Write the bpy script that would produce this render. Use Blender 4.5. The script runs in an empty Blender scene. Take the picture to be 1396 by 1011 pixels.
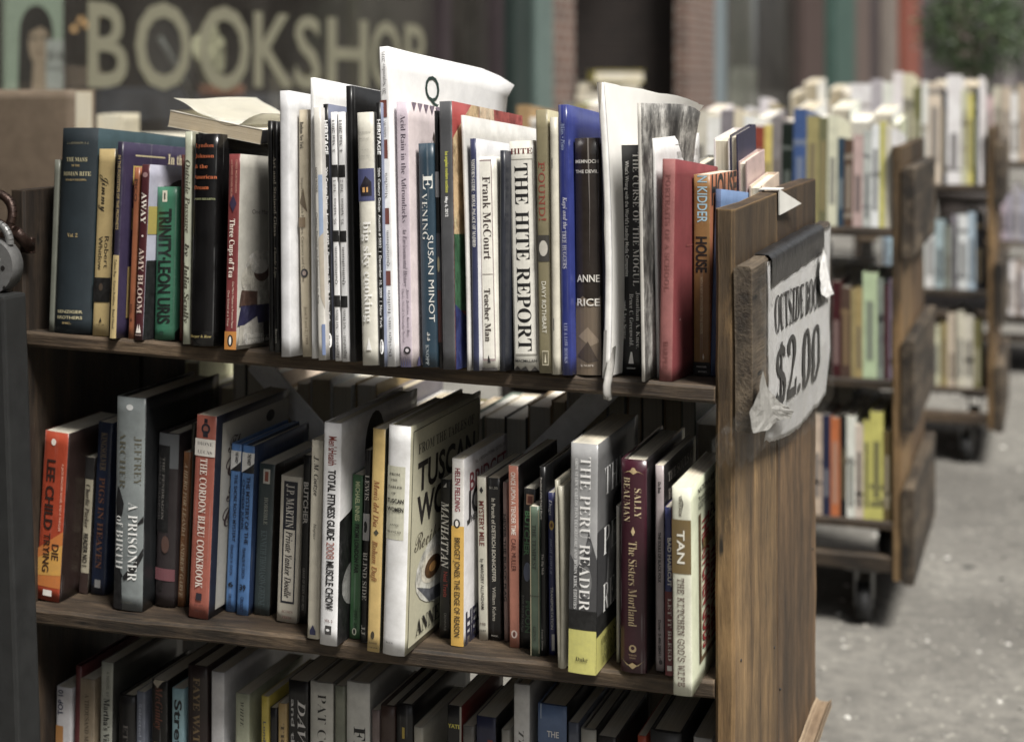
import bpy, bmesh, math, random
from mathutils import Vector, Matrix, noise
R = math.radians
sc = bpy.context.scene
COL = sc.collection
rnd = random.Random(7)

# ------------------------------------------------------------------ camera, sky, sun, exposure
H = 1.08                      # camera height (m)
YAW = R(19.5)
F = 2124.0                    # focal length in photo pixels (1396 wide)
CX, CY = 698.0, 118.0         # vanishing centre of the level camera in the photo
cd = bpy.data.cameras.new('camera'); cam = bpy.data.objects.new('camera', cd); COL.objects.link(cam)
cd.sensor_width = 36.0; cd.lens = F / 1396 * 36.0
cd.shift_y = -(505.5 - CY) / 1396
cam.location = (0, 0, H); cam.rotation_euler = (R(90), 0, YAW)
cd.clip_start = 0.05; cd.clip_end = 1000
cd.dof.use_dof = True; cd.dof.focus_distance = 1.62; cd.dof.aperture_fstop = 3.7; cd.dof.aperture_blades = 9
sc.camera = cam

SUN_EL, SUN_ROT = R(58), R(124)
w = bpy.data.worlds.new('World'); sc.world = w; w.use_nodes = True
nt = w.node_tree; bg = nt.nodes['Background']
sky = nt.nodes.new('ShaderNodeTexSky'); sky.sky_type = 'NISHITA'; sky.sun_disc = False
sky.sun_elevation = SUN_EL; sky.sun_rotation = SUN_ROT; sky.dust_density = 3.0; sky.air_density = 1.2
hs = nt.nodes.new('ShaderNodeHueSaturation'); hs.inputs['Saturation'].default_value = 0.12
nt.links.new(sky.outputs[0], hs.inputs['Color']); nt.links.new(hs.outputs[0], bg.inputs[0]); bg.inputs[1].default_value = 0.056
sd = bpy.data.lights.new('sun', 'SUN'); sd.energy = 3.5; sd.angle = R(16); sd.color = (1, .965, .91)
sun = bpy.data.objects.new('sun', sd); COL.objects.link(sun)
sun.rotation_euler = Vector((-math.sin(SUN_ROT) * math.cos(SUN_EL), -math.cos(SUN_ROT) * math.cos(SUN_EL), -math.sin(SUN_EL))).to_track_quat('-Z', 'Y').to_euler()
sc.view_settings.view_transform = 'Standard'; sc.view_settings.look = 'None'; sc.view_settings.gamma = 1
sc.view_settings.exposure = .92
sc.cycles.max_bounces = 6

# ------------------------------------------------------------------ measuring helpers
FW = Vector((-math.sin(YAW), math.cos(YAW), 0)); RT = Vector((math.cos(YAW), math.sin(YAW), 0)); UP = Vector((0, 0, 1))
CAM = Vector((0, 0, H))
def ray(px, py): return FW + RT * ((px - CX) / F) + UP * ((CY - py) / F)
def at_y(px, py, Y): r = ray(px, py); return CAM + r * (Y / r.y)
def at_x(px, py, X): r = ray(px, py); return CAM + r * (X / r.x)
def at_d(px, py, d): return CAM + ray(px, py) * d
def at_plane(px, py, p, n): r = ray(px, py); return CAM + r * ((p - CAM).dot(n) / r.dot(n))
def proj(p):
    q = p - CAM; d = q.dot(FW); return (CX + F * q.dot(RT) / d, CY - F * q.z / d)

# ------------------------------------------------------------------ materials
def lin(c, k=.26):
    g = .3 * c[0] + .59 * c[1] + .11 * c[2]; c = [x + (g - x) * k for x in c]
    return tuple(((x / 255) / 12.92 if x / 255 <= .04045 else ((x / 255 + .055) / 1.055) ** 2.4) for x in c)
MATS = {}
def newmat(name):
    m = bpy.data.materials.new(name); m.use_nodes = True
    n = m.node_tree; return m, n, n.nodes['Principled BSDF']
def N(n, t, **kw):
    x = n.nodes.new(t)
    for k, v in kw.items():
        if k in x.inputs: x.inputs[k].default_value = v
        else: setattr(x, k, v)
    return x
def ramp(n, fac, stops):
    r = n.nodes.new('ShaderNodeValToRGB'); e = r.color_ramp.elements
    while len(e) < len(stops): e.new(.5)
    for i, (p, c) in enumerate(stops):
        e[i].position = p; e[i].color = (*c, 1) if len(c) == 3 else (c[0], c[0], c[0], 1)
    n.links.new(fac, r.inputs[0]); return r.outputs[0]
def mixc(n, fac, a, b, bt='MIX'):
    m = n.nodes.new('ShaderNodeMix'); m.data_type = 'RGBA'; m.blend_type = bt
    for s, v in ((m.inputs[0], fac), (m.inputs[6], a), (m.inputs[7], b)):
        if hasattr(v, 'is_linked'): n.links.new(v, s)
        elif isinstance(v, (int, float)): s.default_value = v
        else: s.default_value = (*v, 1)
    return m.outputs[2]
def coords(n, scale=(1, 1, 1), kind='Object', rand=0.0):
    t = n.nodes.new('ShaderNodeTexCoord'); mp = n.nodes.new('ShaderNodeMapping')
    mp.inputs['Scale'].default_value = scale; n.links.new(t.outputs[kind], mp.inputs[0])
    if rand:
        oi = n.nodes.new('ShaderNodeObjectInfo'); mu = N(n, 'ShaderNodeMath', operation='MULTIPLY'); mu.inputs[1].default_value = rand
        n.links.new(oi.outputs['Random'], mu.inputs[0])
        cb = n.nodes.new('ShaderNodeCombineXYZ')
        for i in range(3): n.links.new(mu.outputs[0], cb.inputs[i])
        n.links.new(cb.outputs[0], mp.inputs['Location'])
    return mp.outputs[0]
def noi(n, vec, scale, detail=4, rough=.55):
    x = N(n, 'ShaderNodeTexNoise', Scale=scale, Detail=detail, Roughness=rough); n.links.new(vec, x.inputs['Vector']); return x.outputs[0]
def bump(n, b, h, strength=.3, dist=.001):
    x = N(n, 'ShaderNodeBump', Strength=strength, Distance=dist); n.links.new(h, x.inputs['Height']); n.links.new(x.outputs[0], b.inputs['Normal'])

def mottle_mat():
    m, n, b = newmat('mottled_board'); a = noi(n, coords(n, (1, 1, .55)), 22, 7, .68); a2 = noi(n, coords(n, (1, .5, 1.4)), 130, 5, .7)
    base = ramp(n, a, [(.36, lin((30, 29, 29))), (.46, lin((84, 82, 78))), (.56, lin((160, 157, 150))), (.68, lin((206, 203, 196)))])
    base = mixc(n, ramp(n, a2, [(.45, (0,)), (.7, (.55,))]), base, lin((44, 42, 41))); n.links.new(base, b.inputs['Base Color']); b.inputs['Roughness'].default_value = .6
    return m
def cover_mat(c, gloss=.42, cloth=False, worn=True):
    """printed or cloth book cover: scuffs, rubbed corners"""
    k = ('cover', c, gloss, cloth, worn)
    if k in MATS: return MATS[k]
    if c == 'mottled': MATS[k] = mottle_mat(); return MATS[k]
    m, n, b = newmat('book_cover'); L = lin(c)
    v = coords(n, rand=9.0)
    a = noi(n, v, 35, 6, .7); lum = max(L)
    dark = tuple(x * .78 for x in L); light = tuple(min(.8, x * 1.12 + .004) for x in L)
    base = mixc(n, ramp(n, a, [(.3, (0,)), (.7, (1,))]), dark, light)
    s = noi(n, coords(n, (1, 1, .35), rand=5.0), 90, 8, .75)
    scuff = ramp(n, s, [(.63, (0,)), (.78, (1,))])
    sm = N(n, 'ShaderNodeMath', operation='MULTIPLY'); sm.inputs[1].default_value = .22; n.links.new(scuff, sm.inputs[0])
    base = mixc(n, sm.outputs[0], base, tuple(min(.75, x * .8 + .12) for x in L))
    if worn and not cloth:                                         # reading creases: fine pale lines up the spine
        cl = noi(n, coords(n, (420, 420, 2.2), rand=40.0), 1, 2, .5); cp = noi(n, coords(n, rand=12.0), 14, 3, .6)
        cm = N(n, 'ShaderNodeMath', operation='MULTIPLY'); n.links.new(ramp(n, cl, [(.64, (0,)), (.70, (.55,))]), cm.inputs[0]); n.links.new(ramp(n, cp, [(.46, (0,)), (.6, (1,))]), cm.inputs[1])
        base = mixc(n, cm.outputs[0], base, tuple(min(.72, x * .6 + .16) for x in L))
    if worn:
        bv = N(n, 'ShaderNodeBevel', samples=4); bv.inputs[0].default_value = .0016
        g = n.nodes.new('ShaderNodeNewGeometry'); d = N(n, 'ShaderNodeVectorMath', operation='DOT_PRODUCT')
        n.links.new(bv.outputs[0], d.inputs[0]); n.links.new(g.outputs['Normal'], d.inputs[1])
        e = ramp(n, d.outputs['Value'], [(.80, (1,)), (.97, (0,))])
        s2 = noi(n, v, 140, 4, .6); s2 = ramp(n, s2, [(.42, (0,)), (.62, (1,))])
        e2 = N(n, 'ShaderNodeMath', operation='MULTIPLY'); n.links.new(e, e2.inputs[0]); n.links.new(s2, e2.inputs[1])
        e3 = N(n, 'ShaderNodeMath', operation='MULTIPLY'); e3.inputs[1].default_value = .75; n.links.new(e2.outputs[0], e3.inputs[0])
        base = mixc(n, e3.outputs[0], base, tuple(min(.7, x * .4 + .26) for x in L))
    n.links.new(base, b.inputs['Base Color'])
    b.inputs['Roughness'].default_value = .75 if cloth else gloss
    if cloth:
        wv = noi(n, coords(n, (1, 1, 1)), 1500, 2, .5); bump(n, b, wv, .5, .0006)
    else:
        b.inputs['Coat Weight'].default_value = .12; b.inputs['Coat Roughness'].default_value = .25
        bump(n, b, noi(n, v, 28, 5, .6), .35, .0012)
    MATS[k] = m; return m
def ink(c, pic=False):
    k = ('ink', c, pic)
    if k in MATS: return MATS[k]
    m, n, b = newmat('printed_ink'); L = lin(c)
    a = noi(n, coords(n, rand=4.0), 160, 5, .7)
    base = mixc(n, ramp(n, a, [(.35, (0,)), (.75, (1,))]), L, tuple(x * .8 + .02 for x in L))
    if pic:                                                       # printed photographs: uneven tone
        q = noi(n, coords(n, rand=6.0), 55, 8, .72); base = mixc(n, ramp(n, q, [(.36, (.85,)), (.56, (0,))]), base, tuple(x * .28 for x in L)); q2 = noi(n, coords(n, (1, 1, .6), rand=2.0), 110, 6, .7); base = mixc(n, ramp(n, q2, [(.54, (0,)), (.72, (.7,))]), base, tuple(min(.75, x * 1.5 + .06) for x in L))
    n.links.new(base, b.inputs['Base Color'])
    b.inputs['Roughness'].default_value = .45; MATS[k] = m; return m
def page_mat(c=(222, 214, 192)):
    k = ('page', c)
    if k in MATS: return MATS[k]
    m, n, b = newmat('page_edges'); L = lin(c)
    a = noi(n, coords(n, (1400, 6, 6)), 1, 3, .7); d = noi(n, coords(n, rand=3.0), 18, 4, .6)
    base = mixc(n, ramp(n, a, [(.3, (0,)), (.7, (1,))]), tuple(x * .62 for x in L), L)
    base = mixc(n, ramp(n, d, [(.45, (0,)), (.8, (.5,))]), base, tuple(x * y for x, y in zip(L, (.75, .62, .42))))
    n.links.new(base, b.inputs['Base Color']); b.inputs['Roughness'].default_value = .9; bump(n, b, a, .5, .0008)
    MATS[k] = m; return m
def simple(name, c, rough=.6, metal=0.0, var=.25, scale=20, bmp=.2, emit=None):
    k = (name, c, rough)
    if k in MATS: return MATS[k]
    m, n, b = newmat(name); L = lin(c); a = noi(n, coords(n), scale, 6, .65)
    base = mixc(n, ramp(n, a, [(.3, (0,)), (.7, (1,))]), tuple(x * (1 - var) for x in L), tuple(min(.85, x * (1 + var)) for x in L))
    n.links.new(base, b.inputs['Base Color']); b.inputs['Roughness'].default_value = rough; b.inputs['Metallic'].default_value = metal
    if bmp: bump(n, b, a, bmp, .003)
    if emit: b.inputs['Emission Color'].default_value = (*lin(c), 1); b.inputs['Emission Strength'].default_value = emit
    MATS[k] = m; return m
def wood(axis, pale, mid, dark, blotch=.5, top=None):
    """old worn board with the grain along one axis"""
    k = ('wood', axis, pale, mid, dark, blotch, top)
    if k in MATS: return MATS[k]
    m, n, b = newmat('worn_wood')
    sc3 = [1.0, 1.0, 1.0]; sc3[axis] = .085
    v = coords(n, tuple(sc3), rand=3.0)
    wx = N(n, 'ShaderNodeTexNoise', Scale=3.0, Detail=2.0); n.links.new(v, wx.inputs['Vector'])
    va = N(n, 'ShaderNodeVectorMath', operation='MULTIPLY_ADD'); n.links.new(wx.outputs['Color'], va.inputs[0]); va.inputs[1].default_value = (.05, .05, .05); n.links.new(v, va.inputs[2]); v = va.outputs[0]
    g1 = noi(n, v, 30, 10, .72); g2 = noi(n, v, 330, 5, .65)
    sc4 = [1.0, 1.0, 1.0]; sc4[axis] = .35
    bl = noi(n, coords(n, tuple(sc4), rand=2.0), 9, 7, .7); sc5 = [1.0] * 3; sc5[axis] = .12
    scr = noi(n, coords(n, tuple(sc5), rand=7.0), 120, 6, .8)
    base = ramp(n, g1, [(.26, lin(dark)), (.42, lin(mid)), (.62, lin(pale)), (.85, lin(mid))])
    base = mixc(n, ramp(n, g2, [(.34, (.42,)), (.55, (0,))]), base, lin(dark))
    kn = N(n, 'ShaderNodeTexVoronoi', Scale=5.5); sk = [1.0] * 3; sk[axis] = .45; n.links.new(coords(n, tuple(sk), rand=5.0), kn.inputs['Vector'])
    base = mixc(n, ramp(n, kn.outputs['Distance'], [(.03, (.9,)), (.075, (.35,)), (.13, (0,))]), base, tuple(x * .5 for x in lin(dark)))
    dn = N(n, 'ShaderNodeTexVoronoi', Scale=70.0); sd_ = [1.0] * 3; sd_[axis] = .16; n.links.new(coords(n, tuple(sd_), rand=8.0), dn.inputs['Vector'])
    dk = N(n, 'ShaderNodeMath', operation='MULTIPLY'); n.links.new(ramp(n, dn.outputs['Distance'], [(.10, (1,)), (.2, (0,))]), dk.inputs[0]); n.links.new(ramp(n, noi(n, coords(n, rand=1.0), 16, 3, .6), [(.5, (0,)), (.6, (1,))]), dk.inputs[1])
    base = mixc(n, dk.outputs[0], base, tuple(x * .45 for x in lin(dark)))
    ds = noi(n, coords(n, rand=6.0), 5, 9, .72); base = mixc(n, ramp(n, ds, [(.38, (.45,)), (.58, (0,))]), base, lin(dark))
    base = mixc(n, ramp(n, bl, [(.42, (0,)), (.62, (min(1, blotch * 1.6),))]), base, tuple(x * .55 for x in lin(dark)))
    if top:                                                        # the handled head of the board is black with grime, rubbed through in flecks
        tc = n.nodes.new('ShaderNodeTexCoord'); sz = n.nodes.new('ShaderNodeSeparateXYZ'); n.links.new(tc.outputs['Object'], sz.inputs[0])
        mr = N(n, 'ShaderNodeMapRange'); mr.inputs[1].default_value, mr.inputs[2].default_value = top; n.links.new(sz.outputs[2], mr.inputs[0])
        gm = noi(n, coords(n, (1, 1, .3), rand=4.0), 24, 9, .75); sm_ = N(n, 'ShaderNodeMath', operation='MULTIPLY_ADD'); sm_.inputs[1].default_value = .34; n.links.new(mr.outputs[0], sm_.inputs[0]); n.links.new(gm, sm_.inputs[2])
        base = mixc(n, ramp(n, sm_.outputs[0], [(.58, (0,)), (.72, (.62,))]), base, lin((30, 25, 21)))
    base = mixc(n, ramp(n, scr, [(.62, (0,)), (.78, (.6,))]), base, tuple(min(.6, x * 1.5) for x in lin(pale)))
    bv = N(n, 'ShaderNodeBevel', samples=4); bv.inputs[0].default_value = .004
    ge = n.nodes.new('ShaderNodeNewGeometry'); d = N(n, 'ShaderNodeVectorMath', operation='DOT_PRODUCT')
    n.links.new(bv.outputs[0], d.inputs[0]); n.links.new(ge.outputs['Normal'], d.inputs[1])
    e = ramp(n, d.outputs['Value'], [(.78, (.7,)), (.96, (0,))])
    base = mixc(n, e, base, lin(pale))
    n.links.new(base, b.inputs['Base Color']); b.inputs['Roughness'].default_value = .62
    ad = N(n, 'ShaderNodeMath', operation='ADD'); n.links.new(g1, ad.inputs[0]); n.links.new(g2, ad.inputs[1])
    bump(n, b, ad.outputs[0], .6, .002)
    MATS[k] = m; return m

# ------------------------------------------------------------------ object helpers
def link(name, bm, mats, parent=None, smooth=False):
    me = bpy.data.meshes.new(name); bm.normal_update(); bm.to_mesh(me); bm.free()
    for m in (mats if isinstance(mats, (list, tuple)) else [mats]): me.materials.append(m)
    if smooth:
        for p in me.polygons: p.use_smooth = True
    o = bpy.data.objects.new(name, me); COL.objects.link(o)
    if parent: o.parent = parent
    return o
def tag(o, label=None, cat=None, group=None, kind=None):
    if label: o['label'] = label
    if cat: o['category'] = cat
    if group: o['group'] = group
    if kind: o['kind'] = kind
    return o
def thing(name, label, cat, loc=(0, 0, 0), group=None, mat=None):
    o = bpy.data.objects.new(name, None); COL.objects.link(o); o.empty_display_size = .05
    if mat is not None: o.matrix_world = mat
    else: o.location = loc
    return tag(o, label, cat, group)
def quad(bm, a, b, c, d, mi=0):
    f = bm.faces.new([bm.verts.new(p) for p in (a, b, c, d)]); f.material_index = mi; return f
def box(bm, x0, x1, y0, y1, z0, z1, mi=0, bev=0.0, seg=1):
    vs = [bm.verts.new((x, y, z)) for x in (x0, x1) for y in (y0, y1) for z in (z0, z1)]
    fs = []
    for idx in ((0, 1, 3, 2), (4, 6, 7, 5), (0, 4, 5, 1), (2, 3, 7, 6), (0, 2, 6, 4), (1, 5, 7, 3)):
        f = bm.faces.new([vs[i] for i in idx]); f.material_index = mi; fs.append(f)
    if bev:
        es = list({e for f in fs for e in f.edges})
        bmesh.ops.bevel(bm, geom=es, offset=bev, segments=seg, affect='EDGES', profile=.6)
    return vs
def tube(bm, p, q, r0, r1=None, n=12, mi=0, caps=True):
    r1 = r0 if r1 is None else r1; p, q = Vector(p), Vector(q); d = (q - p).normalized()
    a = d.orthogonal().normalized(); b = d.cross(a)
    A = [bm.verts.new(p + (a * math.cos(t) + b * math.sin(t)) * r0) for t in [2 * math.pi * i / n for i in range(n)]]
    B = [bm.verts.new(q + (a * math.cos(t) + b * math.sin(t)) * r1) for t in [2 * math.pi * i / n for i in range(n)]]
    for i in range(n):
        f = bm.faces.new((A[i], A[(i + 1) % n], B[(i + 1) % n], B[i])); f.material_index = mi; f.smooth = True
    if caps:
        bm.faces.new(A[::-1]).material_index = mi; bm.faces.new(B).material_index = mi
def plank(bm, x0, x1, y0, y1, z0, z1, axis, step=.03, jit=.0012, mi=0, bev=.003, seed=0):
    """a sawn board: many cross-cuts along its length so that the worn edges wander"""
    lo = [x0, y0, z0]; hi = [x1, y1, z1]; o = [i for i in range(3) if i != axis]
    n = max(2, int((hi[axis] - lo[axis]) / step)); rings = []
    prof = [(0, 0), (.5, 0), (1, 0), (1, .5), (1, 1), (.5, 1), (0, 1), (0, .5)]
    b0, b1 = bev / (hi[o[0]] - lo[o[0]]), bev / (hi[o[1]] - lo[o[1]])
    prof = [(b0, 0), (.5, 0), (1 - b0, 0), (1, b1), (1, .5), (1, 1 - b1), (1 - b0, 1), (.5, 1), (b0, 1), (0, 1 - b1), (0, .5), (0, b1)]
    for i in range(n + 1):
        t = i / n; ring = []
        for (u, v) in prof:
            p = [0, 0, 0]; p[axis] = lo[axis] + t * (hi[axis] - lo[axis])
            p[o[0]] = lo[o[0]] + u * (hi[o[0]] - lo[o[0]]); p[o[1]] = lo[o[1]] + v * (hi[o[1]] - lo[o[1]])
            q = Vector(p) * 14 + Vector((seed * 3.1, seed * 1.7, seed))
            nv = noise.noise_vector(q) + .6 * noise.noise_vector(q * 3.1)
            for a in o: p[a] += jit * nv[a]
            if i in (0, n): p[axis] += jit * 1.2 * nv[axis]
            ring.append(bm.verts.new(p))
        rings.append(ring)
    k = len(prof)
    flip = axis == 1
    for i in range(n):
        for j in range(k):
            vs = (rings[i][j], rings[i][(j + 1) % k], rings[i + 1][(j + 1) % k], rings[i + 1][j])
            f = bm.faces.new(vs if flip else vs[::-1]); f.material_index = mi
    bm.faces.new(rings[0] if not flip else rings[0][::-1]).material_index = mi
    bm.faces.new(rings[-1][::-1] if not flip else rings[-1]).material_index = mi

# ------------------------------------------------------------------ lettering (Blender's own built-in face; its maths alphabets give serif, italic, script)
STY = {'S': None, 'B': None, 'X': None, 'N': None, 'T': None, 'R': (0x1D400, 0x1D41A, 0x1D7CE), 'L': (0x1D400, 0x1D41A, 0x1D7CE), 'J': (0x1D468, 0x1D482, None), 'I': (0x1D468, 0x1D482, None),
       'C': (0x1D4D0, 0x1D4EA, None), 'M': (0x1D670, 0x1D68A, 0x1D7F6)}
OFFS = {'B': .016, 'X': .028, 'N': .012, 'T': -.008, 'L': -.014, 'I': -.012}
def styled(s, st):
    m = STY[st]
    if not m: return s
    o = ''
    for c in s:
        if 'A' <= c <= 'Z': o += chr(m[0] + ord(c) - 65)
        elif 'a' <= c <= 'z': o += chr(m[1] + ord(c) - 97)
        elif '0' <= c <= '9' and m[2]: o += chr(m[2] + ord(c) - 48)
        else: o += c
    return o
GL = {}
_fc = bpy.data.curves.new('lettering', 'FONT'); _fo = bpy.data.objects.new('lettering', _fc); COL.objects.link(_fo)
def glyphs(s, st):
    k = (s, st)
    if k not in GL:
        _fc.body = styled(s, st); _fc.resolution_u = 3; _fc.offset = OFFS.get(st, 0.0)
        me = _fo.to_mesh(); vs = [(v.co.x, v.co.y) for v in me.vertices]; fs = [tuple(p.vertices) for p in me.polygons]; _fo.to_mesh_clear()
        xs = [v[0] for v in vs] or [0, 1]
        GL[k] = (vs, fs, min(xs), max(xs))
    return GL[k]
CAP = .72
def put_text(bm, s, st, org, right, up, length, h, mi, fn=None):
    """letters from org along right, cap height h centred on org, stretched to length"""
    vs, fs, x0, x1 = glyphs(s, st)
    sx = length / max(1e-6, x1 - x0); sy = h / CAP
    pts = [org + right * ((x - x0) * sx) + up * ((y - CAP / 2) * sy) for x, y in vs]
    if fn: pts = [fn(p) for p in pts]
    bv = [bm.verts.new(p) for p in pts]
    for f in fs:
        try: q = bm.faces.new([bv[i] for i in f]); q.material_index = mi
        except ValueError: pass

# decorations on a spine (sp) or a front cover (cv); u across, v up, both 0..1
def V(s, st, c, v0, v1, u=.5, h=.5): return ('v', s, st, c, v0, v1, u, h)       # reads downwards
def W_(s, st, c, v0, v1, u=.5, h=.5): return ('w', s, st, c, v0, v1, u, h)      # reads upwards
def Z(s, st, c, u0, u1, v, h): return ('z', s, st, c, u0, u1, v, h)             # horizontal, h in widths
def Q(u0, v0, u1, v1, c): return ('q', u0, v0, u1, v1, c)
def E(u, v, ru, rv, c): return ('e', u, v, ru, rv, c)
def P(pts, c): return ('p', pts, c)

WHITE, BLACK, CREAM, GOLD = (238, 236, 230), (16, 15, 15), (214, 206, 182), (190, 160, 95)
def book_mesh(Wd, Hh, D, hard, spine, front, back, sp, cv, gloss=.42, cloth=False, pages=(222, 214, 192), bend=0.0, splay=0.0, curl=0.0, bulge=None, parent=None, edge=None):
    """cover (with its printing) and page block, in the book's own axes: spine at y=0, x across, z up"""
    t = .0026 if hard else .0007
    bulge = (min(.006, Wd * .13) if hard else 0.0006) if bulge is None else bulge
    mats = []; idx = {}
    def mi(c, kind='ink'):
        k = (kind, c)
        if k not in idx:
            idx[k] = len(mats); mats.append(cover_mat(c, gloss, cloth) if kind == 'cover' else ink(c, kind == 'pic'))
        return idx[k]
    bl = lambda x: bulge * max(0, 1 - (2 * x / Wd) ** 2)
    def warp(p):
        yy, zz = max(0, p.y / D), p.z / Hh
        return Vector((p.x + bend * (zz - .5) ** 2 * 4 * .5 + (1 if p.x > 0 else -1) * splay * yy * yy * (.5 + zz) + curl * yy ** 2 * zz ** 4 + (curl * .5 * noise.noise(Vector((yy * 7, zz * 9, Hh * 50))) * yy ** 3 * zz ** 6 if curl else 0), p.y, p.z - (curl * .5 * yy ** 8 * zz ** 12 if curl else 0)))
    bm = bmesh.new()
    rc = min(.0012, Wd * .2); ns = 6
    outer = [(-Wd / 2, D * q) for q in (1, .9, .75, .6, .4, .2)] + [(-Wd / 2, rc)] + [(-Wd / 2 + rc * .3, rc * .3)] + [(-Wd / 2 + rc + (Wd - 2 * rc) * i / ns, 0) for i in range(ns + 1)] + [(Wd / 2 - rc * .3, rc * .3), (Wd / 2, rc)] + [(Wd / 2, D * q) for q in (.2, .4, .6, .75, .9, 1)]
    outer = [(x, y - (bl(x) if abs(x) < Wd / 2 - rc * .5 and y < rc * .5 else 0)) for x, y in outer]
    inner = [(max(-Wd / 2 + t, min(Wd / 2 - t, x)), max(t, y) if abs(y - D) > 1e-6 else y) for x, y in outer]
    m = len(outer); nz = 14; mid = m // 2
    ms, mf, mb = mi(spine, 'cover'), mi(front, 'cover'), mi(back, 'cover'); me_ = mi(edge, 'cover') if edge else mf
    jig = lambda z, s: 0
    RO, RI = [], []
    for k in range(nz + 1):
        z = Hh * k / nz
        RO.append([bm.verts.new(warp(Vector((x, y, z)))) for x, y in outer]); RI.append([bm.verts.new(warp(Vector((x, y, z)))) for x, y in inner])
    slot = lambda i: mb if i < 7 else (mf if i >= m - 8 else ms)
    for k in range(nz):
        for i in range(m - 1):
            f = bm.faces.new((RO[k][i], RO[k][i + 1], RO[k + 1][i + 1], RO[k + 1][i])); f.material_index = slot(i); f.smooth = True
            f = bm.faces.new((RI[k][i + 1], RI[k][i], RI[k + 1][i], RI[k + 1][i + 1])); f.material_index = me_
        for i, s in ((0, 1), (m - 1, 0)):
            vs = (RO[k][i], RO[k + 1][i], RI[k + 1][i], RI[k][i]); f = bm.faces.new(vs if s else vs[::-1]); f.material_index = me_
    for i in range(m - 1):
        bm.faces.new((RO[nz][i], RO[nz][i + 1], RI[nz][i + 1], RI[nz][i])).material_index = slot(i)
        bm.faces.new((RO[0][i + 1], RO[0][i], RI[0][i], RI[0][i + 1])).material_index = slot(i)
    cuts = [-Wd / 2 + rc + (Wd - 2 * rc) * k / ns for k in range(1, ns)]
    for face, deco in (('s', sp), ('c', cv)):
        for j, d in enumerate(deco):
            eps = .00012 * (j + 1) + .0001 + (.0006 if curl and face == 'c' else 0); UW = Wd if face == 's' else D
            tb = bmesh.new(); up = Vector((0, 0, 1)); rgt = Vector((1, 0, 0))          # flat: x across, z up
            org = (lambda u, v: Vector(((u - .5) * Wd, 0, v * Hh))) if face == 's' else (lambda u, v: Vector((u * D, 0, v * Hh)))
            if d[0] == 'v': put_text(tb, d[1], d[2], org(d[6], d[4]), -up, rgt, (d[4] - d[5]) * Hh, d[7] * UW, 0); c = d[3]
            elif d[0] == 'w': put_text(tb, d[1], d[2], org(d[6], d[5]), up, -rgt, (d[4] - d[5]) * Hh, d[7] * UW, 0); c = d[3]
            elif d[0] == 'z': put_text(tb, d[1], d[2], org(d[4], d[6]), rgt, up, (d[5] - d[4]) * UW, d[7] * UW, 0); c = d[3]
            else:
                if d[0] == 'q': pts = [(d[1], d[2]), (d[3], d[2]), (d[3], d[4]), (d[1], d[4])]; c = d[5]
                elif d[0] == 'e': pts = [(d[1] + d[3] * math.cos(a), d[2] + d[4] * math.sin(a)) for a in [2 * math.pi * q / 20 for q in range(20)]]; c = d[5]
                else: pts = d[1]; c = d[2]
                tb.faces.new([tb.verts.new(org(u, v)) for u, v in pts])
            if face == 's':
                for x in (cuts if bulge > .0005 else ()):
                    bmesh.ops.bisect_plane(tb, geom=tb.verts[:] + tb.edges[:] + tb.faces[:], plane_co=(x, 0, 0), plane_no=(1, 0, 0))
            elif curl or splay:
                for q in (.2, .4, .6, .75, .9): bmesh.ops.bisect_plane(tb, geom=tb.verts[:] + tb.edges[:] + tb.faces[:], plane_co=(q * D, 0, 0), plane_no=(1, 0, 0))
            if abs(bend) + abs(curl) > 1e-5 or face == 'c' and splay:
                for q in range(1, nz): bmesh.ops.bisect_plane(tb, geom=tb.verts[:] + tb.edges[:] + tb.faces[:], plane_co=(0, 0, Hh * q / nz), plane_no=(0, 0, 1))
            k = mi(c, 'pic' if face == 'c' and d[0] in 'ep' else 'ink'); vm = {}
            for v in tb.verts:
                p = v.co; xx = max(-Wd / 2, min(Wd / 2, p.x))
                if face == 's':
                    fx = [-Wd / 2 + rc] + cuts + [Wd / 2 - rc]; yb = 0.0
                    for a, b in zip(fx, fx[1:]):
                        if a - 1e-6 <= xx <= b + 1e-6: yb = bl(a) + (bl(b) - bl(a)) * (xx - a) / (b - a); break
                    vm[v] = bm.verts.new(warp(Vector((xx, -yb - eps, p.z))))
                else:
                    vm[v] = bm.verts.new(warp(Vector((Wd / 2 + eps, p.x, p.z))))
            for f in tb.faces:
                try: bm.faces.new([vm[v] for v in f.verts]).material_index = k
                except ValueError: pass
            tb.free()
    oc = link('cover', bm, mats, parent)
    bm = bmesh.new()
    g = .0035 if hard else .0006; fe = .004 if hard else .0006
    nx = 2; zt = Hh - g; zb = g if hard else .0004
    xs = [-Wd / 2 + t * 1.05, Wd / 2 - t * 1.05]
    ys = [t * 1.1] + [D * q for q in (.2, .4, .6, .75, .9)] + [D - fe]
    nl = 14; my = len(ys) - 1; lv = [zb + (zt - zb) * k / nl for k in range(nl + 1)]
    grid = {}
    for i, x in enumerate(xs):
        for j, y in enumerate(ys):
            for k, z in enumerate(lv): grid[i, j, k] = bm.verts.new(warp(Vector((x, y, z))))
    g_ = grid
    for j in range(my):
        bm.faces.new((g_[0, j, nl], g_[1, j, nl], g_[1, j + 1, nl], g_[0, j + 1, nl])); bm.faces.new((g_[0, j, 0], g_[0, j + 1, 0], g_[1, j + 1, 0], g_[1, j, 0]))
        for k in range(nl):
            bm.faces.new((g_[0, j, k], g_[0, j, k + 1], g_[0, j + 1, k + 1], g_[0, j + 1, k])); bm.faces.new((g_[1, j, k], g_[1, j + 1, k], g_[1, j + 1, k + 1], g_[1, j, k + 1]))
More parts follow.
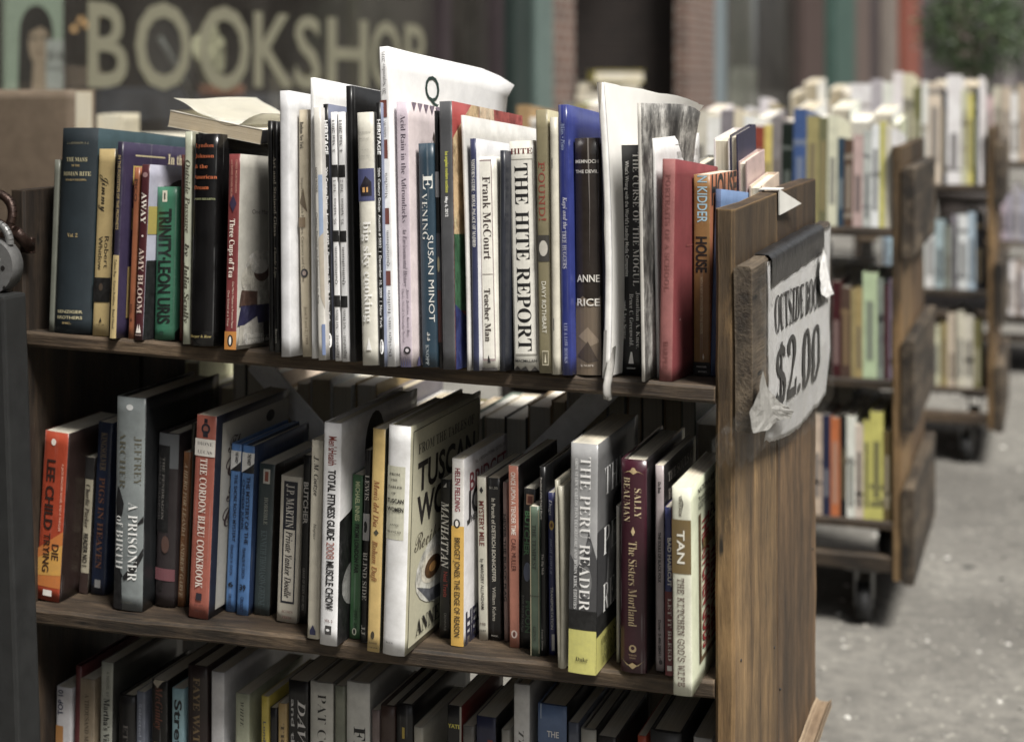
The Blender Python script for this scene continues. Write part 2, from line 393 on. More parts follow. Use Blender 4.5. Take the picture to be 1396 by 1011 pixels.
    for k in range(nl):
        bm.faces.new((g_[0, 0, k], g_[1, 0, k], g_[1, 0, k + 1], g_[0, 0, k + 1])); bm.faces.new((g_[0, my, k], g_[0, my, k + 1], g_[1, my, k + 1], g_[1, my, k]))
    op = link('pages', bm, page_mat(pages), parent)
    return oc, op

# ------------------------------------------------------------------ the near cart's measures
X0, X1 = -1.110, -.3163            # inner faces of the two end boards
Y0, Y1 = 1.479, 2.0                # front and rear of the cart
YM = (Y0 + Y1) / 2
TILT = R(5.0)
def shelf_z(which, x):
    t = (x - X0) / (X1 - X0)
    a, b = {'top': (-.277, -.2885), 'middle': (-.590, -.572), 'bottom': (-.86, -.86)}[which]
    return H + a + (b - a) * t
def shelf_plane(which):
    p = Vector((X0, Y0, shelf_z(which, X0))); q = Vector((X1, Y0, shelf_z(which, X1)))
    ex = (q - p).normalized(); ey = Vector((0, math.cos(TILT), -math.sin(TILT))) if which == 'top' else Vector((0, 1, 0))
    n = ex.cross(ey).normalized(); return p, n, ex, ey
OVER = []
def B(shelf, bx0, bx1, tx0, tx1, ty, by, look, col, D=None, hard=False, front=None, back=None, sp=(), cv=(), yaw=0.0, off=.012, cat='book', **kw):
    p, n, ex, ey = shelf_plane(shelf)
    bc, tc = (bx0 + bx1) / 2, (tx0 + tx1) / 2
    zz = ex.cross(ey).normalized()
    if by is None:
        off = .055
        top = at_y(tc, ty, Y0 + off); lean = (tx0 + tx1 - bx0 - bx1) / 2 / 400.0
        hgt = top.z - (shelf_z(shelf, top.x)); base = top - UP * hgt - Vector((lean * hgt, 0, 0)); base.z = shelf_z(shelf, base.x)
    else:
        base = at_plane(bc, by, p, n)
    r = ray(tc, ty)
    A = Matrix((( ex.x, zz.x, -r.x), (ex.y, zz.y, -r.y), (ex.z, zz.z, -r.z)))
    a, b, t = A.inverted() @ (CAM - base)
    Hh = math.hypot(a, b); roll = math.atan2(a, b)
    k = (proj(base + ex * .01)[0] - proj(base)[0]) / .01; k2 = (proj(base + ex * (.01 + a) + zz * b)[0] - proj(base + ex * a + zz * b)[0]) / .01
    Wd = max(.0035, ((bx1 - bx0) / k + (tx1 - tx0) / k2) / 2 - .0003)
    M = Matrix((ex, ey, zz)).transposed().to_4x4()
    M = Matrix.Translation(base + zz * (.0006 + Wd / 2 * abs(math.sin(roll)))) @ M @ Matrix.Rotation(roll, 4, 'Y') @ Matrix.Rotation(kw.pop('pitch', 0.0), 4, 'X') @ Matrix.Rotation(yaw, 4, 'Z')
    D = D or min(.2, Hh * .68)
    root = thing('book', look, cat, group='books on the ' + shelf + ' shelf of the nearest cart', mat=M)
    sh = kw.pop('edge', None)
    book_mesh(Wd, Hh, D, hard, col, front or col, back or col, list(sp), list(cv), parent=root, edge=sh, **kw)
    x0 = base.x - Wd / 2; x1 = base.x + Wd / 2
    OVER.append((shelf, look, round(x0, 4), round(x1, 4), round(base.y, 3), round(Hh, 3), round(Wd, 4), round(math.degrees(roll), 1)))
    return root

# ------------------------------------------------------------------ books on the tilted top shelf (spine px at the foot, at the head, head y, foot y)
S = 'top'
B(S, 66, 73.5, 74, 82, 218.5, 453, 'thin grey-green board book leaning on the thick dark teal hardback', (105, 108, 96), hard=True, bulge=.0004)
B(S, 74, 123, 85, 135, 176, 455.5, 'thick dark teal hardback with gold lettering, tallest of its shelf near the padlock', (17, 34, 43), hard=True, front=(38, 66, 74), cloth=True, D=.2,
  sp=[Z('J. A. JUNGMANN, S. J.', 'R', (150, 140, 105), .2, .8, .925, .05), Z('THE MASS', 'R', (190, 178, 130), .2, .78, .845, .10), Z('OF THE', 'R', GOLD, .38, .6, .815, .05), Z('ROMAN RITE', 'R', (190, 178, 130), .12, .88, .775, .10), Z('MISSARUM SOLLEMNIA', 'R', GOLD, .2, .78, .745, .045), Z('Vol. 2', 'R', GOLD, .34, .62, .475, .09),
      Z('BENZIGER', 'B', (190, 178, 130), .12, .82, .105, .07), Z('BROTHERS', 'B', (190, 178, 130), .12, .82, .077, .07), Z('INC.', 'B', GOLD, .3, .55, .05, .045)])
B(S, 125, 148.5, 135, 157.5, 204, 459, 'tan paperback with black script and a black picture block low on its spine', (176, 150, 92), D=.14, front=(40, 34, 26),
  sp=[V('Jimmy', 'C', (18, 14, 12), .86, .66, .5, .46), V('Robert', 'S', (40, 32, 24), .53, .36, .7, .26), V('Whitlow', 'S', (40, 32, 24), .53, .35, .34, .26), Q(0, .18, 1, .31, (14, 12, 10)), E(.45, .26, .12, .02, (70, 55, 40)), P([(.42, .075), (.5, .1), (.58, .075)], BLACK), Z('RIVER OAK', 'S', BLACK, .25, .75, .06, .07)])
B(S, 149.5, 158.5, 160.5, 168.5, 194, 462, 'large purple paperback with gold lettering and cream lower spine', (38, 32, 56), front=(52, 42, 74), D=.205,
  sp=[Q(0, 0, 1, .42, (186, 160, 100)), V('IN THE FOOTSTEPS OF THE PROPHETS', 'B', (170, 145, 90), .93, .55, .5, .45), V('Talana Ray · Karen Robbins · Reed Hood', 'S', (30, 24, 20), .40, .05, .5, .4)],
  cv=[Q(.12, .93, .42, .938, (190, 176, 130)), Q(.66, .93, .92, .938, (190, 176, 130)), Z('In the', 'R', (220, 205, 160), .45, .64, .93, .06), Q(.1, .78, .2, .88, (200, 165, 70)), Q(.1, .55, .2, .66, (170, 140, 60)), Q(.08, .1, .2, .36, (180, 150, 80))])
B(S, 174, 182.5, 183, 191, 229, 462.5, 'thin orange-brown paperback pressed against the maroon spine', (150, 78, 42), D=.15, sp=[V('PICO', 'B', (70, 30, 20), .93, .8, .5, .5), V('no. 4', 'S', (60, 25, 15), .2, .1, .5, .4)])
B(S, 183, 194.5, 193, 205, 225, 464, 'maroon paperback with white lettering and a dark hat on its pale cover', (74, 24, 30), front=(158, 158, 176), D=.15,
  sp=[E(.5, .94, .3, .015, (150, 110, 110)), V('AWAY', 'R', (225, 214, 200), .84, .66, .5, .62), E(.5, .59, .12, .006, (220, 200, 190)), V('AMY BLOOM', 'R', (205, 180, 165), .52, .15, .5, .62), P([(.2, .04), (.4, .09), (.5, .05), (.6, .09), (.8, .04)], (225, 215, 205)), Z('RANDOM', 'B', (190, 160, 150), .15, .85, .028, .14)],
  cv=[E(.58, .86, .32, .07, (18, 16, 18)), Q(.2, .84, .95, .88, (22, 20, 24)), Q(0, .60, .4, .76, (170, 150, 60)), Q(0, 0, 1, .45, (20, 20, 22)), P([(.2, .45), (.25, .75), (.3, .45)], (40, 40, 50))])
B(S, 210, 238, 214, 242, 256, 464.5, 'green paperback with heavy black capitals running down the spine', (46, 116, 84), front=(50, 122, 90), D=.13, bulge=.003,
  sp=[Q(.34, .90, .58, .975, (210, 205, 180)), Q(.42, .915, .5, .96, (80, 80, 60)), V('TRINITY·LEON URIS', 'X', (16, 26, 22), .855, .105, .5, .62), E(.42, .045, .12, .012, (16, 60, 40))],
  cv=[P([(0, .05), (.3, .16), (.3, 0), (0, 0)], (15, 15, 15))])
B(S, 244.5, 248, 247.5, 251.5, 212, 466, 'very thin brick-red booklet pressed against the pale grey-green spine', (118, 52, 40), D=.15)
B(S, 248.5, 259.3, 252, 262.3, 180.5, 470, 'slim pale grey-green paperback with large grey italic lettering', (168, 172, 148), D=.16, front=(120, 120, 100),
  sp=[V('Outside Passage', 'J', (70, 66, 50), .865, .52, .5, .66), V('by', 'J', (60, 56, 44), .47, .41, .5, .6), V('Julia Scully', 'J', (70, 66, 50), .38, .1, .5, .66)])
B(S, 260.5, 290, 264, 300, 184, 472.5, 'thick black hardback with orange title lines at the head of its spine', (12, 11, 12), hard=True, D=.2, gloss=.25,
  sp=[Z('Lyndon', 'R', (176, 78, 36), .06, .84, .945, .15), Z('Johnson', 'R', (190, 84, 38), .06, .86, .895, .15), Z('& the', 'R', (200, 90, 40), .06, .64, .845, .15), Z('American', 'R', (200, 90, 40), .04, .98, .795, .15), Z('Dream', 'R', (200, 90, 40), .05, .7, .745, .15), Z('DORIS KEARNS', 'R', (158, 164, 110), .03, .95, .69, .075), Z('Harper & Row', 'J', (170, 150, 80), .03, .92, .045, .1)])
B(S, 306, 321.7, 311.5, 328.5, 211, 477.5, 'maroon paperback with orange foot and a veiled figure on its cover', (128, 48, 48), front=(170, 166, 154), D=.14,
  sp=[Q(0, 0, 1, .092, (196, 118, 36)), E(.5, .045, .24, .03, (30, 26, 24)), E(.5, .045, .1, .022, (230, 225, 215)), V('GREG MORTENSON', 'B', (196, 128, 110), .97, .80, .72, .16), V('and DAVID OLIVER RELIN', 'B', (196, 128, 110), .97, .78, .34, .16), P([(.2, .745), (.5, .79), (.8, .745), (.5, .70)], (50, 36, 70)), V('Three Cups of Tea', 'R', (235, 222, 205), .665, .365, .5, .46), V("One Man's Mission to Promote Peace", 'S', (215, 190, 170), .345, .11, .68, .17), V('One School at a Time', 'S', (215, 190, 170), .3, .12, .32, .17)],
  cv=[Z("One Man's Mission", 'S', (70, 66, 62), .2, .75, .705, .035), E(.36, .42, .25, .085, (198, 192, 178)), E(.34, .35, .29, .1, (182, 176, 160)), E(.37, .395, .13, .055, (92, 62, 48)), E(.33, .42, .14, .04, (206, 200, 188)), P([(.08, .33), (.66, .3), (.72, .02), (.02, .02)], (176, 170, 156)), P([(.05, .22), (.75, .22), (.8, .13), (0, .12)], (44, 42, 84)), P([(.05, .30), (.3, .29), (.3, .22), (.02, .22)], (86, 58, 46)), P([(.1, .12), (.3, .16), (.36, .02), (.08, .02)], (200, 194, 182)), P([(.4, .13), (.8, .13), (.8, .02), (.42, .02)], (52, 44, 40)), Z('Thrilling . . . proof that one', 'R', (236, 232, 222), .14, .9, .065, .035), Z('character can do extraordinary things', 'R', (236, 232, 222), .12, .95, .04, .035)])
B(S, 366, 373.5, 364.5, 371, 165.5, 480, 'thin black magazine next to the black spine with white condensed serif lettering', (20, 19, 18), D=.2)
B(S, 374, 381, 371.5, 378.5, 166.5, 481.5, 'thin black paperback with white serif lettering beside the tall white-grey hardback', (14, 13, 13), D=.2,
  sp=[V('Art and Stained Glass', 'R', (190, 180, 160), .845, .50, .4, .62), V('Claude Lips', 'J', (170, 160, 140), .45, .32, .4, .5), V('Barnes', 'S', (220, 215, 200), .1, .04, .5, .4)])
B(S, 382.5, 397, 381, 394, 125, 487.5, 'tall white-grey hardback without lettering, beside the paired thin black spines', (196, 196, 198), hard=True, front=(205, 205, 206), D=.21, bulge=.001, off=.0)
B(S, 410.5, 423.2, 405, 419, 151, 487.5, 'worn cream paperback with a torn stained spine and faint lettering', (176, 162, 134), D=.19, front=(160, 146, 118), bend=.003,
  sp=[V('Bonham New York', 'R', (40, 34, 28), .95, .84, .35, .4), V('Important French Furniture, Ceramics and Carpets', 'S', (96, 84, 66), .72, .3, .4, .28), P([(.1, .62), (.5, .68), (.9, .58), (.5, .6)], (92, 76, 54)), E(.5, .335, .38, .018, (46, 44, 48)), E(.5, .335, .2, .01, (150, 130, 120)), Q(0, .52, .7, .56, (120, 98, 70)), V('June 9 and 2, 1999', 'S', (96, 84, 66), .2, .05, .6, .28)])
B(S, 424, 432, 423, 429, 107, 489.5, 'tall white catalogue with a dark photograph near the top of its cover', (226, 226, 222), front=(228, 228, 226), D=.23,
  cv=[Q(.1, .78, .92, .9, (62, 62, 74)), Q(.12, .82, .6, .88, (28, 26, 34)), Q(.12, .68, .9, .79, (150, 150, 160))])
B(S, 434, 444.5, 426, 438, 148, 492, 'pale grey atlas-like paperback with a washed blue map band on its spine', (196, 192, 182), D=.2, front=(180, 176, 170),
  sp=[Q(.5, .48, 1, .73, (140, 162, 196)), P([(.4, .48), (1, .5), (1, .2), (.5, .25)], (178, 166, 146)), V('GOOD WATER', 'R', (80, 76, 70), .76, .66, .3, .3), V('Classic Travels and Adventures in Asia', 'S', (70, 66, 60), .58, .22, .25, .28), Q(.6, .02, 1, .14, (110, 130, 176))])
HER = [V('HERITAGE', 'X', (240, 240, 240), .935, .80, .55, .62), V('20th Century Design  Auction # 5032  |  December 10, 2009  |  New York', 'N', (235, 235, 235), .75, .145, .5, .46), E(.55, .075, .34, .028, (240, 240, 240)), V('HA.com', 'B', (20, 20, 20), .095, .055, .55, .3)]
B(S, 446, 454.5, 440, 447.5, 143, 491.5, 'black auction catalogue with bold white capitals beside the paired white catalogues', (13, 13, 14), D=.21, front=(110, 116, 140), sp=HER)
GER = lambda a, b: [Q(0, .735, 1, .785, (18, 17, 17)), Q(0, .475, 1, .52, (18, 17, 17)), Q(0, .215, 1, .26, (18, 17, 17)), W_(a, 'L', (60, 58, 58), .97, .835, .5, .42), W_(b, 'L', (60, 58, 58), .725, .545, .5, .42), W_('Quittenbaum', 'L', (60, 58, 58), .455, .305, .5, .42), W_('Jugendstil – Art Déco', 'L', (60, 58, 58), .205, .01, .5, .44)]
B(S, 456.5, 465.6, 450, 459, 154, 493, 'thin white catalogue with three black bands beside the black one with white capitals', (226, 225, 224), D=.2, sp=GER('3. Mai 2011', '95. Auktion – Teil 1'))
B(S, 466, 476, 459.5, 469, 154, 494, 'thin white catalogue with three black bands touching the tall black album', (228, 227, 226), D=.2, sp=GER('4. Mai 2011', '95. Auktion – Teil 2'))
B(S, 476.5, 486, 471, 480, 118, 494.5, 'tall black album with yellow letters at the top of its cover', (14, 14, 15), front=(18, 18, 19), D=.225, hard=True, bulge=.0006,
  cv=[Z('SoYou', 'B', (196, 168, 66), .14, .62, .855, .085)])
B(S, 494.5, 515.5, 485.5, 509, 155, 499.5, 'cream cookbook with a dusk house photograph on its spine', (206, 202, 186), hard=True, D=.19, front=(206, 204, 196), bulge=.002,
  sp=[Q(0, .645, 1, .775, (72, 78, 128)), P([(.12, .70), (.5, .745), (.85, .72), (.85, .665), (.2, .665)], (34, 28, 40)), Q(.3, .68, .45, .7, (226, 160, 80)), Q(.55, .68, .65, .7, (226, 160, 80)), Z('MEREDITH', 'L', (150, 146, 138), .12, .88, .92, .09), Z('BROKAW', 'L', (150, 146, 138), .18, .8, .895, .09), Z('ELLEN', 'L', (150, 146, 138), .25, .75, .85, .09), Z('WRIGHT', 'L', (150, 146, 138), .22, .8, .825, .09), V('big sky cooking', 'R', (236, 234, 228), .565, .17, .55, .5), P([(.36, .06), (.52, .11), (.68, .06)], (238, 236, 230))])
B(S, 517.3, 524.6, 512, 519.6, 141, 501, 'black auction catalogue with bold white capitals touching the tall white catalogue', (13, 13, 14), D=.205, front=(120, 130, 160), sp=HER)
B(S, 526, 541, 517.5, 527.7, 65, 501, 'tallest white catalogue with a large green-black Q on its dog-eared cover', (222, 221, 220), front=(236, 236, 236), D=.3, curl=.03, bulge=.0003,
  sp=[Q(0, .645, .7, .705, (118, 56, 44)), Q(0, .44, .7, .49, (118, 56, 44)), Q(0, .25, .7, .295, (118, 56, 44)), Q(0, .775, .75, .83, (118, 56, 44)), W_('20. September 2011', 'L', (70, 66, 66), .985, .85, .5, .38), W_('Auktion 98A', 'L', (70, 66, 66), .765, .71, .45, .34), W_('München', 'L', (70, 66, 66), .60, .52, .45, .34), W_('Quittenbaum', 'L', (70, 66, 66), .42, .31, .45, .34), W_('Design aus Italien', 'L', (70, 66, 66), .235, .03, .45, .34)],
  cv=[Z('Q', 'S', (26, 54, 48), .30, .42, .895, .095)])
B(S, 546, 562, 539, 557, 140, 501.5, 'lilac paperback with grey serif lettering down its spine', (188, 172, 184), D=.16, front=(206, 190, 190),
  sp=[V('Acid Rain in the Adirondacks', 'L', (70, 58, 74), .95, .54, .58, .42), V('An Environmental History', 'I', (86, 72, 88), .52, .30, .58, .34), V('Jerry Jenkins, Karen Roy,', 'I', (86, 72, 88), .29, .11, .74, .2), V('Charles Driscoll, Christopher Buerkett', 'I', (86, 72, 88), .29, .09, .36, .2), E(.62, .062, .28, .014, (30, 26, 30)), E(.62, .062, .14, .007, (200, 190, 196))] + [P([(.08 + .18 * i, 0), (.12 + .18 * i, .04), (.2 + .18 * i, 0)], (70, 66, 110)) for i in range(5)],
  cv=[Z('Acid', 'L', (60, 50, 44), .3, 1.0, .845, .2)] + [P([(.05 + .1 * i, 1.0), (.09 + .1 * i, .965), (.13 + .1 * i, 1.0)], (150, 130, 150)) for i in range(9)] + [P([(.05 + .1 * i, 0), (.09 + .1 * i, .04), (.13 + .1 * i, 0)], (70, 66, 110)) for i in range(9)])
B(S, 576, 597, 569, 592, 197, 502, 'slate-blue hardback with widely spaced white capitals in two columns', (36, 62, 80), hard=True, D=.17, bulge=.002,
  sp=[V('E', 'R', (222, 222, 214), .86, .79, .62, .62), V('VENING', 'L', (214, 214, 206), .775, .565, .4, .36), V('SUSAN MINOT', 'T', (222, 220, 212), .585, .20, .72, .34), V('ss', 'C', (200, 200, 194), .155, .115, .6, .4), V('KNOPF', 'R', (150, 160, 164), .1, .01, .4, .22)])
B(S, 598, 604, 591.5, 597, 152, 503, 'thin black magazine with a busy coloured lower spine beside the dark grey catalogue', (20, 20, 22), D=.2, sp=[Q(0, .1, 1, .3, (90, 40, 36)), Q(0, .3, 1, .52, (60, 60, 70)), E(.5, .4, .3, .03, (170, 160, 120)), Q(0, .66, 1, .76, (130, 130, 134))])
B(S, 604, 621, 597.5, 617, 139.5, 505, 'dark grey catalogue with small yellow and white lettering and a multicoloured cover', (76, 77, 80), D=.215, front=(170, 60, 56), bulge=.0004,
  sp=[V('los angeles modern auctions', 'X', (205, 205, 60), .81, .655, .55, .24), V('May 6, 2012', 'X', (236, 236, 236), .64, .565, .5, .22)],
  cv=[P([(0, .45), (0, .86), (.25, 1), (.36, 1), (.2, .45)], (206, 170, 120)), P([(0, .22), (0, .5), (.4, .5), (.3, .2)], (52, 104, 66)), P([(0, 0), (0, .24), (.4, .1), (.4, 0)], (44, 54, 120)), P([(.36, 1), (.56, 1), (.6, .7), (.3, .6)], (216, 186, 150)), P([(.56, 1), (1, 1), (1, .8), (.6, .7)], (176, 72, 66))])
B(S, 637.5, 642.5, 629, 633.5, 158, 506, 'thin pale grey stapled magazine with a ragged spine', (196, 192, 186), D=.26, front=(200, 198, 192), bend=-.002, curl=.006,
  cv=[Z('ELEVENTH EDITION', 'R', (160, 158, 152), .32, .62, .80, .04)])
B(S, 643.5, 655, 641, 648.5, 190, 506.5, 'thin navy guidebook with small white capitals', (48, 54, 92), front=(196, 196, 198), D=.2,
  sp=[V("VISITOR'S GUIDE · ROYAL PALACE OF MADRID", 'R', (222, 220, 214), .91, .53, .5, .5)])
B(S, 656, 679.5, 651, 672, 215, 506.5, 'cream hardback with a thin mauve frame round dark serif lettering', (216, 212, 198), hard=True, D=.16, front=(212, 208, 194), bulge=.002, off=.02,
  sp=[Q(.12, .045, .9, .985, (150, 130, 128)), Q(.17, .055, .85, .977, (222, 218, 204)), V('Frank McCourt', 'R', (56, 38, 34), .905, .515, .58, .5), Q(.2, .445, .85, .448, (110, 90, 84)), V('Teacher Man', 'R', (60, 44, 38), .38, .135, .5, .4), P([(.42, .035), (.5, .075), (.62, .035)], (30, 26, 26)), Q(0, 0, 1, .012, (60, 56, 54))],
  cv=[Z('FR', 'R', (70, 40, 40), .45, .95, .82, .3), Z('MC', 'R', (70, 40, 40), .45, .98, .68, .3), Z('Tea', 'R', (50, 40, 36), .5, .9, .13, .14)])
B(S, 681, 688, 680.5, 690, 206, 507, 'thin dark navy book squeezed beside the big black and white serif title', (30, 34, 46), D=.19, hard=True)
B(S, 702, 734, 692, 729.5, 194, 507, 'cream paperback with the heaviest black serif capitals filling its spine', (214, 210, 196), D=.17, front=(210, 204, 190), bulge=.002, gloss=.3,
  sp=[Z('HITE', 'R', (120, 40, 36), .06, .94, .955, .22), Q(.06, .065, .94, .92, (150, 146, 134)), Q(.09, .072, .91, .914, (220, 216, 203)), V('THE HITE REPORT', 'R', (20, 18, 18), .90, .085, .5, .56), Z('MACMILLAN', 'B', (30, 28, 28), .08, .92, .042, .1), P([(0, 0), (.15, .02), (.3, .006), (.5, .018), (.62, 0)], (30, 26, 24)), P([(.7, 0), (.85, .018), (1, 0)], (40, 36, 32))])
B(S, 735, 752, 729.5, 747, 151, 510, 'olive-tan paperback with red lettering and a small photograph mid spine', (128, 118, 84), D=.18, front=(180, 170, 130),
  sp=[V('FOUND!', 'M', (150, 56, 40), .80, .575, .5, .62), Q(.02, .42, .98, .52, (60, 56, 50)), E(.5, .47, .35, .03, (186, 180, 166)), V('DAVY ROTHBART', 'S', (226, 222, 204), .345, .15, .5, .36), Q(.3, .03, .8, .085, (190, 180, 150)), Q(.34, .034, .76, .081, (104, 96, 70)), P([(.48, .04), (.55, .075), (.62, .04)], (210, 200, 170))])
B(S, 752.5, 763.5, 748.5, 760.5, 161, 511.5, 'thin cream magazine with two staples in its fold', (192, 186, 166), D=.19, front=(190, 184, 164), bulge=.002, sp=[Q(.3, .17, .42, .215, (120, 118, 112)), Q(.3, .80, .42, .84, (120, 118, 112))])
B(S, 765, 780.5, 761, 773, 144, 512.5, 'tall royal-blue hardback with silver lettering', (36, 46, 124), hard=True, front=(46, 58, 140), D=.21, bulge=.001, gloss=.3,
  sp=[V('Atkins • Pinto', 'I', (150, 166, 206), .935, .83, .5, .42), V('Kapi and the', 'J', (176, 176, 196), .655, .535, .6, .42), V('TREE HUGGERS', 'R', (170, 170, 186), .53, .39, .5, .42), V('LEE & LOW BOOKS', 'L', (160, 166, 200), .19, .045, .5, .36)],
  cv=[Z('Kapi', 'C', (206, 190, 150), .42, 1.0, .83, .17)])
B(S, 786, 820, 782.5, 817, 190, 512.5, 'thick dark brown hardback with white condensed capitals and a stone fold picture', (46, 38, 32), hard=True, D=.165, gloss=.22, bulge=.003,
  sp=[P([(0, 0), (1, 0), (1, .33), (.7, .3), (.3, .33), (0, .3)], (106, 88, 68)), P([(.1, .16), (.5, .2), (.98, .14), (.6, .12)], (140, 120, 96)), P([(.05, .08), (.5, .14), (.9, .06), (.5, .05)], (70, 56, 44)), P([(.55, 1), (.62, .7), (.6, .45), (.64, .7), (.62, 1)], (120, 112, 104)), Z('MEMNOCH', 'N', (214, 208, 196), .06, .97, .90, .14), Z('THE DEVIL', 'N', (214, 208, 196), .06, .97, .857, .13), Z('ANNE', 'N', (222, 216, 204), .08, .98, .405, .28), Z('RICE', 'N', (222, 216, 204), .08, .98, .305, .28), Z('KNOPF', 'L', (200, 190, 174), .2, .75, .04, .09)])
B(S, 821, 827, 818.5, 822, 196, 513, 'thin dark blue booklet behind the white curled paperback', (36, 40, 66), D=.17)
fan = B(S, 827.5, 837, 819.5, 828, 113, 516.5, 'large white coverless paperback with curled and fanned top pages', (216, 214, 208), D=.2, front=(224, 223, 224), curl=.020, bend=-.010, splay=.002,
  sp=[P([(.1, 1), (.3, .9), (.8, .97), (.9, 1)], (170, 162, 146)), P([(0, .5), (.3, .7), (.2, .3)], (184, 180, 170)), Q(.0, 0, .5, .16, (150, 146, 140))],
  cv=[Z('THE P', 'L', (70, 70, 72), .3, .55, .655, .05)])
def fan_pages(root):
    """loose leaves fanning out at the head of the coverless paperback"""
    cvm = next(o for o in root.children if o.name.startswith('cover')); hh = max(v.co.z for v in cvm.data.vertices); ww = .0034
    bm = bmesh.new()
    for q, (cu, dz, dd) in enumerate(((.026, -.001, .196), (.031, .0005, .199), (.038, -.003, .203), (.046, .001, .206), (.052, -.002, .201))):
        g = {}
        for i in range(13):
            y = .003 + (dd - .003) * i / 12
            for k in range(17):
                zz = k / 16; z = (hh + dz) * zz + .0025 * noise.noise(Vector((y * 25, q * 3.3, 1))) * zz ** 6 - .008 * (y / dd) ** 6 * zz ** 8
                g[i, k] = bm.verts.new((ww + .0012 * (q + 1) * (y / dd) ** .6 - .010 * (zz - .5) ** 2 * 2 + cu * (y / dd) ** 2.2 * zz ** 5, y, max(.002, z)))
        for i in range(12):
            for k in range(16): bm.faces.new((g[i, k], g[i + 1, k], g[i + 1, k + 1], g[i, k + 1])).smooth = True
    g = {}                                                     # its foot sags over the shelf edge
    bl_ = bmesh.new()
    for i in range(6):
        xx = -.0042 + .0088 * i / 5
        for k, (yy, zz) in enumerate(((.006, .03), (-.002, .012), (-.012, .001), (-.019, -.006), (-.0205, -.013), (-.020, -.019))): g[i, k] = bl_.verts.new((xx + .0012 * k * .4, yy, zz + .001 * math.sin(i * 1.7)))
    for i in range(5):
        for k in range(5): bl_.faces.new((g[i, k], g[i, k + 1], g[i + 1, k + 1], g[i + 1, k])).smooth = True
    bmesh.ops.solidify(bl_, geom=bl_.faces[:], thickness=.0008)
    link('sagging_foot', bl_, simple('grey_page', (196, 193, 186), .7, 0, .1, 40, .2), root)
    link('loose_pages', bm, simple('thin_page', (224, 222, 216), .7, 0, .05, 30, .15), root)
fan_pages(fan)
B(S, 847.5, 873, 846.5, 872.5, 199, 512.5, 'black paperback with two columns of white serif title and authors', (18, 18, 20), D=.16,
  sp=[V('THE CURSE OF THE MOGUL', 'L', (236, 234, 228), .965, .385, .8, .34), V("What's Wrong with the World's Leading Media Companies", 'N', (226, 224, 218), .93, .425, .32, .2), V('Jonathan A. Knee,', 'L', (226, 224, 218), .36, .115, .9, .22), V('Bruce C. Greenwald,', 'L', (226, 224, 218), .35, .125, .55, .22), V('and Ava Seave', 'L', (226, 224, 218), .32, .155, .2, .2), P([(.38, .05), (.5, .1), (.58, .1), (.66, .05)], (232, 230, 226)), Z('PORTFOLIO', 'B', (220, 218, 214), .3, .75, .03, .07)])
MOT = 'mottled'
B(S, 874.5, 880, 875, 880.5, 142.5, 521, 'mottled grey board book with worn dark blotches and a curled corner', (190, 186, 176), D=.2, front=MOT, curl=.018, pitch=R(4), bulge=.0003, edge=(206, 200, 184), gloss=.6)
B(S, 895, 900.5, 895.5, 900.5, 190, 516, 'white large-format paperback behind the red hardback', (220, 218, 214), D=.2, front=(224, 222, 218), pitch=R(5), cv=[Z('PHOTOGRAPHS OF THE CENTURY', 'L', (170, 168, 164), .45, .95, .915, .04), Q(.42, .96, .9, .963, (170, 168, 164)), Z('ESSAYS AND PLATES', 'L', (180, 178, 174), .4, .9, .87, .035)])
B(S, 897.5, 917, 903, 921, 217.5, 520.5, 'red cloth hardback with faint embossed spine lettering', (146, 78, 74), hard=True, front=(132, 42, 46), D=.2, cloth=True, bulge=.0015,
  sp=[V('PORTRAITS OF A SCHOOL', 'R', (124, 62, 58), .93, .4, .5, .36), V('HARPER', 'R', (120, 58, 54), .18, .05, .5, .36)], cv=[P([(.25, .6), (.9, .62), (.9, .63), (.25, .61)], (150, 64, 64)), E(.14, .27, .015, .006, (200, 150, 146))])
B(S, 945.5, 968, 949, 972.5, 239, 512, 'brown paperback with pale blue and black condensed capitals', (140, 96, 44), D=.14, front=(170, 96, 58), pitch=R(4),
  sp=[V('N KIDDER', 'N', (150, 196, 214), .995, .76, .55, .6), V('HOUSE', 'X', (20, 16, 14), .69, .51, .5, .66), V('WITH A NEW AFTERWORD BY THE AUTHOR', 'S', (222, 200, 150), .49, .205, .5, .16), P([(.55, .09), (.6, .11), (.66, .09), (.6, .075)], (224, 210, 180)), Q(0, 0, 1, .065, (16, 14, 14)), Z('MARINER', 'S', (210, 205, 195), .2, .8, .042, .1), Z('BOOKS', 'S', (210, 205, 195), .3, .8, .018, .1)],
  cv=[Z('HOUSE', 'X', (24, 18, 16), .05, .98, .925, .22)])
B(S, 968.5, 975, 974, 985, 258.5, 513, 'blue cloth hardback wedged against the priced end board', (66, 84, 124), hard=True, D=.15, front=(92, 122, 168), cloth=True, bulge=.0006)

